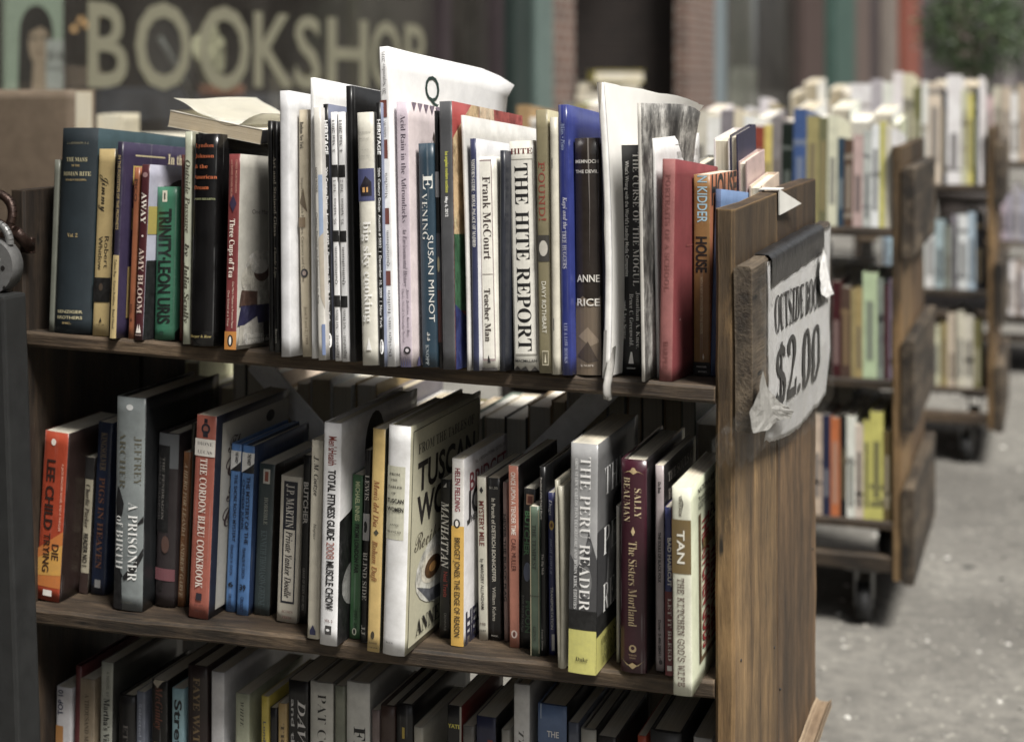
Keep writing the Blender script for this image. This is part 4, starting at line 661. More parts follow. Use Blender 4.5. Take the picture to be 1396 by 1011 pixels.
B(S, 790.5, 813, 791.5, 813.5, 994, None, 'cream hardback with a square spine on the lowest shelf', (170, 167, 154), D=.15, front=(50, 48, 46), hard=True)
B(S, 815, 840, 815, 840, 1004, None, 'dark grey-brown book beside the cream hardback with a square spine on the lowest shelf', (46, 42, 40), D=.13)
B(S, 868, 881, 869, 881, 1003, None, 'small orange-red book on the lowest shelf', (190, 68, 36), D=.12)
B(S, 884, 928, 886, 930, 997, None, 'thick dark grey hardback near the end board on the lowest shelf', (58, 58, 58), hard=True, D=.2, front=(40, 40, 42))
B(S, 944, 970, 945, 971, 1006, None, 'pale grey book standing against the end board on the lowest shelf', (196, 194, 188), D=.15)

# ------------------------------------------------------------------ carts
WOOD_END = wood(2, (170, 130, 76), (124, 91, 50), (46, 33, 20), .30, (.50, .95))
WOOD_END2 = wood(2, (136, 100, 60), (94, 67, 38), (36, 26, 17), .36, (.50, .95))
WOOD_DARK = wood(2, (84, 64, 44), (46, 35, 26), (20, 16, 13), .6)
WOOD_SHELF = wood(0, (120, 96, 68), (68, 51, 35), (24, 19, 14), .55)
WOOD_SIGN = wood(1, (118, 100, 76), (66, 52, 38), (26, 21, 17), .6)
METAL = simple('dull_steel', (112, 112, 112), .45, .75, .2, 40, .15)
RUBBER = simple('black_rubber', (20, 20, 21), .7, 0, .3, 30, .2)
CART_Z = (.80, .50, .22)
ENDTOP = H - .118
def make_cart(loc, L, label, group, dz=((0, 0), (0, 0), (0, 0)), planks=((.745, .92), (.40, .58), (.10, .29)), back=.259, braces=()):
    root = thing('book_cart', label, 'book cart', loc, group)
    T = .0187
    for s, (xa, xb) in enumerate(((-T, 0), (L, L + T))):
        bm = bmesh.new()
        plank(bm, xa, xb, 0, .2366, .105, ENDTOP, 2, seed=s + 1)
        plank(bm, xa, xb, .2400, .521, .105, ENDTOP + .0008, 2, seed=s + 5, mi=1)
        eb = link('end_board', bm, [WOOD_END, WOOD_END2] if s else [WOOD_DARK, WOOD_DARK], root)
        bm = bmesh.new()                                   # old nails driven into the outer face
        for (y, z) in ((.03, .52), (.025, .40), (.205, .33), (.215, .47), (.255, .41), (.27, .29), (.20, .20), (.05, .22), (.49, .5)):
            xo = xb if s else xa; d = .0012 if s else -.0012
            tube(bm, (xo - d, y, z), (xo + d, y, z), .0016, n=8)
        link('nail', bm, simple('dark_nail', (26, 22, 20), .6), eb)
    e = .0006
    for i, z in enumerate(CART_Z):
        a, b = dz[i]; z0 = z
        if i == 0:
            for half in (0, 1):
                bm = bmesh.new(); plank(bm, e, L - e, 0 if not half else .259 - back, .259, -.017, 0, 0, jit=.0009, seed=11 + half)
                for v in bm.verts:
                    y, zz = v.co.y, v.co.z
                    y2 = y * math.cos(TILT) + zz * math.sin(TILT); z2 = -y * math.sin(TILT) + zz * math.cos(TILT)
                    if half: y2 = .521 - y2
                    v.co.y = y2; v.co.z = z0 + z2 + a + (b - a) * v.co.x / L
                if half: bmesh.ops.reverse_faces(bm, faces=bm.faces)
                link('display_shelf', bm, WOOD_SHELF, root)
        else:
            bm = bmesh.new()
            plank(bm, e, L - e, 0, .17, z0 - .018, z0, 0, jit=.0014, seed=20 + i)
            plank(bm, e, L - e, .1715, .345, z0 - .018, z0, 0, jit=.0008, seed=24 + i); plank(bm, e, L - e, .3465, .52, z0 - .018, z0, 0, jit=.0012, seed=28 + i)
            for v in bm.verts: v.co.z += a + (b - a) * v.co.x / L
            link('shelf', bm, WOOD_SHELF, root)
    for ya, yb in ((.004, .03), (.49, .516)):
        bm = bmesh.new(); plank(bm, e, L - e, ya, yb, .118, .150, 0, seed=41); link('bottom_rail', bm, WOOD_SHELF, root)
    bm = bmesh.new()
    for k, (za, zb) in enumerate(planks): plank(bm, L + T + .0006, L + T + .024, -.004, .53, za, zb, 1, seed=50 + k)
    if planks: link('end_plank', bm, WOOD_SIGN, root)
    for (x, y) in ((.06, .05), (L - .06, .05), (.06, .47), (L - .06, .47)):
        bm = bmesh.new(); box(bm, x - .035, x + .035, y - .028, y + .028, .110, .1172, bev=.001)
        box(bm, x - .018, x - .0145, y - .016, y + .024, .034, .110); box(bm, x + .0145, x + .018, y - .016, y + .024, .034, .110)
        ca = link('caster', bm, METAL, root)
        bm = bmesh.new(); tube(bm, (x - .0135, y + .006, .0402), (x + .0135, y + .006, .0402), .040, n=24)
        tube(bm, (x - .022, y + .006, .0402), (x + .022, y + .006, .0402), .007, n=10)
        link('wheel', bm, RUBBER, ca)
    for (p, q) in braces:
        bm = bmesh.new(); d = (Vector(q) - Vector(p)).normalized(); n_ = Vector((d.z, 0, -d.x)) * .0145
        P_, Q_ = Vector(p), Vector(q); t = Vector((0, .0015, 0))
        vs = [bm.verts.new(x + o + tt) for tt in (-t, t) for (x, o) in ((P_, n_), (P_, -n_), (Q_, -n_), (Q_, n_))]
        for f in ((0, 1, 2, 3), (7, 6, 5, 4), (0, 4, 5, 1), (1, 5, 6, 2), (2, 6, 7, 3), (3, 7, 4, 0)): bm.faces.new([vs[i] for i in f])
        link('brace_strap', bm, simple('galvanised_strap', (232, 232, 230), .5, 0, .15, 60, .1), root)
    return root
O1 = Vector((X0, Y0, 0)); L1 = X1 - X0
YB = 1.70
br = []
for a, b in (((348, 492), (585, 765)), ((838, 520), (585, 765))):
    p, q = at_y(*a, YB) - O1, at_y(*b, YB if a[0] < 500 else YB + .004) - O1
    if a[0] > 500: p.y = YB + .004 - O1.y
    br.append((tuple(p), tuple(q)))
cart = make_cart(O1, L1, 'nearest worn wooden book cart with the priced end board', None, ((H - .277 - .80, H - .2885 - .80), (H - .590 - .50, H - .572 - .50), (0, 0)), (), .11, br)
E_ = None

# cart behind: one is built, the farther ones are copies of it and of its parts
second = make_cart((X0 - .015, 3.15, 0), L1 + .012, 'second wooden book cart, directly behind the nearest one', 'book carts parked along the pavement')
def copy_thing(o, parent=None):
    c = o.copy(); COL.objects.link(c)
    if parent: c.parent = parent
    for ch in o.children: copy_thing(ch, c)
    return c
third = copy_thing(second); third.location = (X0 + .10, 4.62, 0); third['label'] = 'third wooden book cart, between the second cart and the farthest one'
fourth = copy_thing(second); fourth.location = (X0 + .36, 6.15, 0); fourth['label'] = 'farthest wooden book cart, its end cut by the picture edge'
cart['group'] = 'book carts parked along the pavement'

# a wooden block nailed low on the nearest end board
t = thing('corner_block', 'pale chipped wooden block low against the outer end board', 'wood block', (X1 + .0187, Y0 + .40, 0))
p = at_x(1100, 1000, X1 + .022) - Vector(t.location)
bm = bmesh.new(); plank(bm, .0008, .02, -.10, .119, .30, p.z + .004, 1, seed=77, bev=.004); link('block', bm, wood(1, (176, 152, 118), (140, 112, 80), (80, 60, 44), .2), t)

# ------------------------------------------------------------------ price sign on the near end board
XS = X1 + .0187
PAPER = simple('wrinkled_paper', (236, 235, 230), .6, 0, .06, 30, .5)
t = thing('price_sign', 'handmade price sign of paper in torn plastic on a worn plank', 'sign', (XS, Y0, 0)); sg = t
loc = Vector(t.location)
zt, zb = at_x(1025, 362, XS + .017).z, at_x(1012, 606, XS + .017).z
bm = bmesh.new(); plank(bm, .0006, .0175, -.002, .525, zb, zt, 1, seed=91, jit=.0016); link('plank', bm, WOOD_SIGN, t)
def wr(y, z, k=1.0): return .55 * k * (.0022 * noise.noise(Vector((y * 14, z * 9, 3.1))) + .0013 * noise.noise(Vector((y * 34, z * 30, 9.1))) + .0009 * abs(noise.noise(Vector((y * 60 + z * 30, z * 50, 1.3)))))
def sheet(name, mat, fx, ya, yb, flo, fhi, ny=40, nz=30, parent=None, thick=.0004, smooth=True):
    bm = bmesh.new(); g = {}
    for i in range(ny + 1):
        y = ya + (yb - ya) * i / ny
        for k in range(nz + 1):
            z = flo(y) + (fhi(y) - flo(y)) * k / nz; g[i, k] = bm.verts.new((fx(y, z), y, z))
    for i in range(ny):
        for k in range(nz): bm.faces.new((g[i, k], g[i + 1, k], g[i + 1, k + 1], g[i, k + 1])).smooth = smooth
    if thick:
        r = bmesh.ops.solidify(bm, geom=bm.faces[:], thickness=thick)
    return link(name, bm, mat, parent)
pa = at_x(1046, 480, XS + .019).y - Y0
edge = lambda y, s, a: a * noise.noise(Vector((y * 30, s, 0))) + a * .5 * noise.noise(Vector((y * 90, s, 5)))
zlo = lambda y: (at_x(1046, 598, XS + .02).z) + (.02 * ((y - .07) / .45) ** 2 if y > .07 else 0)
_a, _b = at_x(1046, 604, XS + .02), at_x(1127, 540, XS + .02)
zbot = lambda y: _a.z + (_b.z - _a.z) * (y + Y0 - _a.y) / (_b.y - _a.y) - .018 * math.sin(math.pi * max(0, min(1, (y - .07) / .45))) + edge(y, 1, .004)
PX = lambda y, z: .0192 + wr(y, z) - .006 * max(0, (zb - z) / .03) * (1 - y)
sheet('paper', PAPER, PX, pa, .515, zbot, lambda y: zt - .004 + edge(y, 2, .001), 60, 30, t, .0003)
INKB = ink((24, 24, 26))
def sign_text(s, st, pl, pr, cap0, cap1, xoff):
    a = at_x(*pl, XS + .02) - loc; b = at_x(*pr, XS + .02) - loc
    h = at_x(pl[0], cap0, XS + .02).z - at_x(pl[0], cap1, XS + .02).z
    bm = bmesh.new(); sl = (b.z - a.z) / (b.y - a.y)
    put_text(bm, s, st, Vector((0, a.y, a.z)), Vector((0, 1, sl)), Vector((0, 0, 1)), b.y - a.y, h, 0, None)
    bmesh.ops.triangulate(bm, faces=bm.faces[:]); bmesh.ops.subdivide_edges(bm, edges=[e for e in bm.edges if e.calc_length() > .03], cuts=2); bmesh.ops.triangulate(bm, faces=bm.faces[:])
    for v in bm.verts: v.co.x = PX(v.co.y, v.co.z) + xoff
    return bm
b1 = sign_text('OUTSIDE BOOKS', 'R', (1056, 428), (1123, 392), 402, 455, .0012)
link('lettering', b1, INKB, t)
b2 = sign_text('$2.00', 'R', (1058, 510), (1118, 478), 466, 556, .0013)
link('price', b2, INKB, t)
TAPE = simple('black_tape', (28, 28, 30), .3, 0, .3, 60, .9)
bm = bmesh.new(); g = {}
for i in range(41):
    y = .085 + .36 * i / 40
    for k, (x, z) in enumerate(((.002, zt + .0016), (.009, zt + .0018), (.0176, zt + .0012), (.0212, zt - .003), (.0216, zt - .014), (.0214, zt - .030 + edge(y, 7, .002)))):
        g[i, k] = bm.verts.new((x + wr(y, z, .5), y, z + wr(y * 2, x * 40, .5)))
for i in range(40):
    for k in range(5): bm.faces.new((g[i, k], g[i + 1, k], g[i + 1, k + 1], g[i, k + 1])).smooth = True
link('tape', bm, TAPE, t)
# torn clear plastic wrapped round paper and plank
m, n, b = newmat('clear_plastic_film')
tr = n.nodes.new('ShaderNodeBsdfTransparent'); gl = N(n, 'ShaderNodeBsdfGlossy', Roughness=.16); df = n.nodes.new('ShaderNodeBsdfDiffuse'); df.inputs[0].default_value = (.62, .62, .6, 1)
gl.inputs[0].default_value = (.9, .9, .9, 1)
mx = n.nodes.new('ShaderNodeMixShader'); mx2 = n.nodes.new('ShaderNodeMixShader'); vv = coords(n, (1, 1, 1))
cr = noi(n, vv, 60, 8, .75); fr = ramp(n, cr, [(.54, (.0,)), (.78, (.16,))])
n.links.new(fr, mx.inputs[0]); n.links.new(tr.outputs[0], mx.inputs[1]); n.links.new(df.outputs[0], mx.inputs[2])
mx2.inputs[0].default_value = .05; n.links.new(mx.outputs[0], mx2.inputs[1]); n.links.new(gl.outputs[0], mx2.inputs[2])
bp = N(n, 'ShaderNodeBump', Strength=1.0, Distance=.003); n.links.new(noi(n, vv, 40, 6, .7), bp.inputs['Height']); n.links.new(bp.outputs[0], gl.inputs['Normal']); n.links.new(bp.outputs[0], df.inputs['Normal'])
n.links.new(mx2.outputs[0], n.nodes['Material Output'].inputs[0]); FILM = m
film_lo = lambda y: min(zb - .012, zbot(max(y, .09)) - .006) + edge(y, 3, .006)
FX = lambda y, z: .0215 + 1.3 * wr(y * 1.1, z + .3) - .010 * max(0, (zb - z) / .03) * max(0, 1 - y * 3)
fo = sheet('plastic_film', FILM, FX, .012, .532, film_lo, lambda y: zt - .012 + edge(y, 4, .007), 70, 34, t, 0)
bm = bmesh.new(); bm.from_mesh(fo.data)
bmesh.ops.delete(bm, geom=[f for f in bm.faces if (lambda c: c.y > .115 + .02 * noise.noise(c * 40) and c.z > zb + .012 + .02 * noise.noise(c * 30) and c.y < .50)(f.calc_center_median())], context='FACES'); bm.to_mesh(fo.data); bm.free()
bm = bmesh.new(); g = {}                                        # the film folded round the front edges, low down
for i in range(21):
    x = -.021 + .043 * i / 20
    for k in range(13):
        z0 = zb - .030 + .004 * math.sin(i * 1.3) + .012 * max(0, (i - 14) / 6); z1 = zb + .022 - .03 * max(0, (12 - i) / 12)
        z = z0 + (z1 - z0) * k / 12
        g[i, k] = bm.verts.new((x, -.0045 - .001 * noise.noise(Vector((x * 80, z * 60, 2))) + (.016 * (1 if i == 20 else 0)), z))
for i in range(20):
    for k in range(12): bm.faces.new((g[i, k], g[i + 1, k], g[i + 1, k + 1], g[i, k + 1])).smooth = True
link('plastic_fold', bm, FILM, t)
# torn flaps
FLAP = simple('clouded_plastic', (150, 148, 142), .35, 0, .22, 45, .9)
def flap(pts, mat, name, lift):
    bm = bmesh.new(); P3 = [at_x(px_, py_, XS + .024) - loc for px_, py_ in pts]; c = sum(P3, Vector()) / len(P3)
    vs = [bm.verts.new((.0238 + lift * (i % 3 == 0) + .001, p.y, p.z)) for i, p in enumerate(P3)]; cv = bm.verts.new((.0246 + lift * .7, c.y, c.z))
    for i in range(len(vs)): bm.faces.new((vs[i], vs[(i + 1) % len(vs)], cv))
    bmesh.ops.subdivide_edges(bm, edges=bm.edges[:], cuts=3, use_grid_fill=True)
    for v in bm.verts: v.co.x += .0014 * noise.noise(v.co * 90)
    link(name, bm, mat, t)
flap([(1036, 505), (1046, 530), (1062, 548), (1079, 560), (1076, 570), (1058, 573), (1042, 586), (1026, 590), (1020, 562), (1028, 540)], FLAP, 'torn_flap', .002)
flap([(1119, 337), (1125, 350), (1131, 388), (1134, 400), (1126, 406), (1118, 400), (1115, 370)], PAPER, 'torn_flap', .0015)
flap([(1100, 478), (1132, 462), (1131, 470), (1101, 487)], FILM, 'tape_strip', .001)
# scrap of card folded over the top of the end board
t = thing('paper_scrap', 'folded white paper corner tucked over the end board top', 'paper', (XS, Y0, 0))
a, b_, c_ = [at_x(px_, py_, XS) - Vector(t.location) for px_, py_ in ((1059.5, 258), (1079, 277), (1060, 293))]
bm = bmesh.new(); q = [Vector((.0012, p.y, p.z)) for p in (a, b_, c_)]; q[1].x = .010; r_ = [v + Vector((.0016, 0, 0)) for v in q]
A_ = [bm.verts.new(v) for v in q]; B_ = [bm.verts.new(v) for v in r_]
bm.faces.new(A_[::-1]); bm.faces.new(B_)
for i in range(3): bm.faces.new((A_[i], A_[(i + 1) % 3], B_[(i + 1) % 3], B_[i]))
link('fold', bm, simple('card', (206, 204, 196), .6, 0, .08, 40, .2), t)
bm = bmesh.new(); box(bm, -.020, .0026, a.y - .002, a.y + .03, ENDTOP + .0038, ENDTOP + .0048); link('tucked_edge', bm, simple('card', (206, 204, 196), .6), t)

# ------------------------------------------------------------------ padlock, hasp, post at the other end
RUST = simple('rusty_iron', (64, 44, 36), .38, .6, .5, 60, .6)
STEEL = simple('brushed_lock_steel', (120, 120, 119), .36, .3, .12, 200, .15)
t = thing('padlock', 'round grey steel padlock hanging on the rusty hasp', 'padlock', at_y(-5, 362, 1.43))
bm = bmesh.new(); tube(bm, (0, -.011, 0), (0, .011, 0), .0297, n=48)
for f in [f for f in bm.faces if len(f.verts) > 4]: bmesh.ops.bevel(bm, geom=list(f.edges), offset=.003, segments=2, affect='EDGES')
link('lock_body', bm, STEEL, t)
bm = bmesh.new()
for (x, z, r) in ((.017, -.001, .0028), (.019, -.022, .0018), (-.012, -.02, .0018)): tube(bm, (x, -.0114, z), (x, -.0108, z), r, n=12)
link('rivet_hole', bm, simple('dark_nail', (26, 22, 20), .6), t)
bm = bmesh.new()
put_text(bm, 'US', 'B', Vector((.000, -.01128, .019)), Vector((1, 0, -.12)), Vector((0, 0, 1)), .007, .0045, 0); put_text(bm, 'SECURITY', 'B', Vector((-.004, -.01128, .012)), Vector((1, 0, -.2)), Vector((0, 0, 1)), .019, .0036, 0)
link('stamp', bm, simple('stamped_steel', (206, 206, 202), .4, .5), t)
bm = bmesh.new()
pts = [Vector((.018 * math.cos(a), 0, .024 + .022 * math.sin(a))) for a in [math.pi * i / 14 for i in range(15)]]
for i in range(14): tube(bm, pts[i], pts[i + 1], .0045, n=10, caps=False)
link('shackle', bm, STEEL, t)
t = thing('hasp', 'dark rusty iron hasp bolted to the end board edge', 'hasp', at_y(14, 318, 1.45))
bm = bmesh.new()
p1, p2, p3, p4 = [at_y(*q, Y) - Vector(t.location) for q, Y in (((-14, 300), 1.452), ((20, 314), 1.452), ((42, 338), 1.474), ((26, 316), 1.474))]
tube(bm, p1, p2, .0058, n=8); tube(bm, p2, p3, .0065, n=8)
box(bm, p3.x - .012, p3.x + .004, p3.y - .004, p3.y + .004, p3.z - .006, p3.z + .012, bev=.001)
link('bar', bm, RUST, t)
bm = bmesh.new(); c0 = at_y(-10, 296, 1.452) - Vector(t.location)
rp = [c0 + Vector((.026 * math.cos(a), .004 * math.sin(2 * a), .027 * math.sin(a))) for a in [2 * math.pi * i / 28 for i in range(28)]]
for i in range(28): tube(bm, rp[i], rp[(i + 1) % 28], .0052, n=10, caps=False)
link('ring', bm, RUST, t)
t = thing('steel_post', 'dark grey steel post beside the padlocked end of the cart', 'post', (0, 0, 0))
a = at_y(7, 480, 1.40); b_ = at_y(25, 1011, 1.40); d = (b_ - a) / (a.z - b_.z)
top = a + d * -.06; bot = a + d * (a.z - .001); t.location = (bot.x - .03, 1.40, 0)
bm = bmesh.new(); box(bm, -.03, .03, 0, .04, .004, top.z, bev=.004, seg=2)
for v in bm.verts: v.co.x += (top.x - bot.x) * v.co.z / top.z
link('shaft', bm, simple('grey_painted_steel', (42, 43, 43), .55, .2, .25, 30, .25), t)
bm = bmesh.new(); box(bm, -.05, .05, -.02, .06, .0008, .0056, bev=.001); link('foot_plate', bm, simple('grey_painted_steel', (42, 43, 43), .55), t)

# ------------------------------------------------------------------ the paperback lying across the top of the row
base = at_y(357, 187, 1.505); ang = math.atan2(24, 142)
ly = Vector((-math.cos(ang), 0, math.sin(ang))); lz = Vector((0, 1, 0)); lx = ly.cross(lz)
M = Matrix.Translation(base) @ Matrix((lx, ly, lz)).transposed().to_4x4()
r_ = thing('book', 'curled open paperback lying flat across the tops of the black spines', 'book', mat=M)
book_mesh(.0165, .18, .118, False, (26, 24, 24), (200, 192, 172), (206, 200, 184), [], [], pages=(196, 178, 146), parent=r_, splay=.002)
bm = bmesh.new(); g = {}
for i in range(25):
    u = i / 24
    for k in range(9):
        v = k / 8
        x = .012 - .0 + 0; yy = .004 + .112 * u
        lift = .0085 + .016 * max(0, (.22 - u) / .22) ** .8 * (1 - .3 * v) - .004 * math.sin(u * math.pi) + .014 * u ** 2 + .004 * noise.noise(Vector((u * 4, v * 2, 0)))
        g[i, k] = bm.verts.new((-lift - .001, yy - .012 * (v * .4), .18 * v))
for i in range(24):
    for k in range(8): bm.faces.new((g[i, k], g[i, k + 1], g[i + 1, k + 1], g[i + 1, k])).smooth = True
bmesh.ops.solidify(bm, geom=bm.faces[:], thickness=.0006)
link('curled_cover', bm, simple('curled_card', (226, 222, 204), .5, 0, .06, 20, .2), r_)

# ------------------------------------------------------------------ plain books of the other rows
ORD = 'first second third fourth fifth sixth seventh eighth ninth tenth eleventh twelfth thirteenth fourteenth fifteenth sixteenth seventeenth eighteenth nineteenth twentieth'.split()
PAL = {'white': (226, 225, 220), 'cream': (206, 198, 172), 'black': (20, 19, 20), 'grey': (130, 130, 128), 'navy': (36, 42, 76), 'blue': (58, 88, 142), 'red': (146, 50, 42), 'maroon': (74, 28, 34),
       'brown': (96, 68, 44), 'tan': (168, 138, 92), 'yellow': (206, 190, 90), 'olive': (112, 108, 62), 'green': (46, 92, 62), 'dark green': (30, 50, 42), 'pink': (184, 160, 156), 'orange': (198, 112, 48), 'lilac': (176, 172, 180), 'pale green': (186, 200, 170), 'pale blue': (160, 186, 204), 'peach': (196, 172, 150), 'teal': (44, 76, 86)}
CNT = {}
def plain_book(x, y, z, Wd, Hh, D, cname, row, away=False, tilt=0.0, lean=0.0, page=(222, 214, 192)):
    """one mesh: jacket and page block; away = its fore-edge faces the street side we look from"""
    bm = bmesh.new(); t = .0016
    box(bm, -Wd / 2, -Wd / 2 + t, 0, D, 0, Hh); box(bm, Wd / 2 - t, Wd / 2, 0, D, 0, Hh); box(bm, -Wd / 2 + t, Wd / 2 - t, 0, t, 0, Hh)
    box(bm, -Wd / 2 + t * 1.02, Wd / 2 - t * 1.02, t * 1.02, D - .003, .002, Hh - .003, mi=1)
    if not away and Wd > .012:                                        # a title block and rule on the spine
        c = 2; a, b = rnd.uniform(.08, .2), rnd.uniform(.45, .8)
        quad(bm, (-Wd * .26, -.0004, Hh * a), (Wd * .26, -.0004, Hh * a), (Wd * .26, -.0004, Hh * b), (-Wd * .26, -.0004, Hh * b), c)
        for q in range(rnd.randint(0, 2)):
            a = rnd.uniform(.02, .9); quad(bm, (-Wd * .5, -.0003 - .0001 * q, Hh * a), (Wd * .5, -.0003 - .0001 * q, Hh * a), (Wd * .5, -.0003 - .0001 * q, Hh * (a + rnd.uniform(.02, .09))), (-Wd * .5, -.0003 - .0001 * q, Hh * (a + .05)), 2)
    base = tuple(max(6, min(240, int(v + rnd.uniform(-9, 9)))) for v in PAL[cname]); base = tuple(int(v / 6) * 6 for v in base)
    lum = sum(base); o2 = rnd.choice([(40, 38, 38), (70, 70, 76), (90, 76, 64)] if lum > 360 else [(190, 186, 170), (170, 140, 80), (150, 150, 150)])
    k = (cname, row); CNT[k] = CNT.get(k, 0) + 1; i = CNT[k] - 1
    o = link('book', bm, [cover_mat(base, worn=False), page_mat(page), ink(tuple((a + b) // 2 for a, b in zip(base, o2)))])
    Mx = Matrix.Translation((x, y, z)) @ Matrix.Rotation(-tilt, 4, 'X') @ Matrix.Rotation(lean, 4, 'Y')
    if away: Mx = Mx @ Matrix.Translation((0, D, 0)) @ Matrix.Rotation(math.pi, 4, 'Z')
    o.matrix_world = Mx
    tag(o, f'{ORD[i] if i < 20 else "next"} {cname} book from the shop side, {row}', 'book', 'books in the ' + row)
    return o
def fill(x, x1, y, zf, row, names, wr_, hr, dr, away=False, tilt=0.0):
    while x < x1 - .012:
        Wd = rnd.uniform(*wr_); Wd = min(Wd, x1 - x)
        plain_book(x + Wd / 2, y + rnd.uniform(0, .012), zf(x) + .0008, Wd - .0006, rnd.uniform(*hr), rnd.uniform(*dr), rnd.choice(names), row, away, tilt, 0.0, rnd.choice([(222, 214, 192), (206, 192, 160), (232, 228, 214)]))
        x += Wd
def listed(px_list, Y, zf, row, D=.17, tilt=0.0):
    for (a, b, ty, cname) in px_list:
        p = at_y((a + b) / 2, ty, Y); w_ = at_y(b, ty, Y).x - at_y(a, ty, Y).x
        plain_book(p.x, Y, zf(p.x) + .0008, w_ - .0006, max(.1, p.z - zf(p.x)), D, cname, row, tilt=tilt)
MIX = ['black', 'cream', 'grey', 'navy', 'brown', 'white', 'maroon', 'tan', 'black', 'dark green', 'cream', 'blue']
BM_ = ['white', 'cream', 'grey', 'black', 'lilac', 'tan', 'navy', 'white']; rm = 'back row of the nearest cart\'s middle shelf'
for xa, xb, hr in ((X0 + .012, -.80, (.19, .245)), (-.80, -.62, (.13, .185)), (-.62, X1 - .06, (.175, .235))): fill(xa, xb, 1.80, lambda x: shelf_z('middle', x), rm, BM_, (.016, .034), hr, (.13, .19), True)
fill(-.52, X1 - .004, 1.79, lambda x: H - .86, 'back row of the nearest cart\'s lowest shelf', ['grey', 'white', 'brown', 'grey'], (.04, .06), (.17, .215), (.13, .19), True)
def ztop(x): return H - .285 - .0205
RB = 'back row of the nearest cart\'s top shelf'
for (a, b, ty, cname) in ((700, 722, 212, 'black'), (722, 750, 205, 'cream'), (940, 960, 225, 'grey'), (978, 1000, 186, 'white'), (1000, 1011, 181, 'navy'), (1011, 1023, 217, 'peach'), (1025, 1043, 250, 'cream')):
    p = at_y((a + b) / 2, ty, 1.748); w_ = at_y(b, ty, 1.748).x - at_y(a, ty, 1.748).x
    plain_book(p.x, 1.748, ztop(p.x) - .001, w_ - .0006, p.z - ztop(p.x), .11, cname, RB, True, -TILT)

# second cart
c2 = second.location; Y2 = c2.y + .006
zt2 = lambda x: CART_Z[0]; zm = lambda x: CART_Z[1]; zl = lambda x: CART_Z[2]
r2 = 'second cart\'s top shelf'
fill(c2.x + .01, at_y(925, 150, Y2).x, Y2, zt2, r2, ['white', 'cream', 'grey', 'black', 'red', 'tan'], (.018, .03), (.21, .25), (.15, .2), tilt=TILT)
listed([(926, 944, 158, 'tan'), (944, 962, 150, 'cream'), (962, 980, 160, 'white'), (980, 998, 150, 'grey'), (998, 1012, 152, 'cream'), (1012, 1026, 158, 'white'), (1026, 1040, 172, 'red'), (1040, 1051, 170, 'yellow'), (1051, 1064, 160, 'grey'), (1064, 1080, 168, 'black'), (1080, 1098, 148, 'blue'), (1098, 1115, 158, 'tan'), (1115, 1127, 160, 'olive'), (1127, 1141, 158, 'cream'), (1141, 1150, 188, 'teal'), (1150, 1162, 190, 'brown'), (1162, 1176, 184, 'pink'), (1176, 1187, 178, 'lilac'), (1187, 1198, 170, 'white'), (1198, 1206, 166, 'yellow'), (1206, 1214, 170, 'cream'), (1214, 1221, 176, 'white')], Y2, zt2, r2, .2, TILT)
fill(c2.x + .01, c2.x + L1, c2.y + .30, lambda x: CART_Z[0] - .0185, 'back row of the second cart\'s top shelf', ['white', 'cream', 'white', 'grey', 'pale green'], (.032, .05), (.21, .262), (.15, .2), True, -TILT)
r2m = 'second cart\'s middle shelf'
listed([(1096, 1112, 376, 'navy'), (1112, 1122, 396, 'navy'), (1122, 1134, 388, 'black'), (1134, 1146, 384, 'maroon'), (1146, 1160, 392, 'brown'), (1160, 1166, 396, 'tan'), (1166, 1176, 392, 'tan'), (1176, 1196, 372, 'pale green'), (1196, 1205, 380, 'grey'), (1205, 1212, 388, 'maroon'), (1212, 1221, 380, 'lilac')], Y2, zm, r2m, .15)
fill(c2.x + .01, c2.x + L1, c2.y + .31, zm, 'back row of the second cart\'s middle shelf', MIX, (.04, .06), (.17, .24), (.13, .19), True)
fill(c2.x + .01, c2.x + L1, c2.y + .31, zl, 'back row of the second cart\'s lowest shelf', MIX, (.04, .06), (.17, .24), (.13, .19), True)
r2l = 'second cart\'s lowest shelf'
listed([(1092, 1106, 552, 'cream'), (1106, 1121, 566, 'peach'), (1121, 1132, 566, 'navy'), (1132, 1145, 570, 'orange'), (1145, 1154, 566, 'black'), (1154, 1166, 568, 'white'), (1166, 1177, 580, 'cream'), (1177, 1186, 574, 'yellow'), (1186, 1204, 562, 'yellow'), (1204, 1214, 588, 'brown')], Y2, zl, r2l, .15)
# books lying on the middle row
for (a, b, y0_, y1_, cname) in ((1112, 1172, 344, 362, 'white'), (1150, 1198, 352, 364, 'tan')):
    p = at_y((a + b) / 2, y1_, Y2 + .02); w_ = at_y(b, y1_, Y2).x - at_y(a, y1_, Y2).x; h = (y1_ - y0_) * 3.1 / F
    bm = bmesh.new(); box(bm, -w_ / 2, w_ / 2, 0, .15, 0, .0015); box(bm, -w_ / 2, w_ / 2, 0, .15, h - .0015, h); box(bm, -w_ / 2, -w_ / 2 + .0015, 0, .15, .0015, h - .0015); box(bm, -w_ / 2 + .0016, w_ / 2 - .003, .003, .147, .0016, h - .0016, mi=1)
    o = link('book', bm, [cover_mat(PAL[cname], worn=False), page_mat()]); o.location = (p.x + (.03 if cname == 'tan' else 0), Y2 + .03 + (.0 if cname == 'white' else .0), zm(0) + .128 + (.0 if cname == 'white' else .026))
    tag(o, f'{cname} book lying flat on the second cart\'s middle row', 'book')
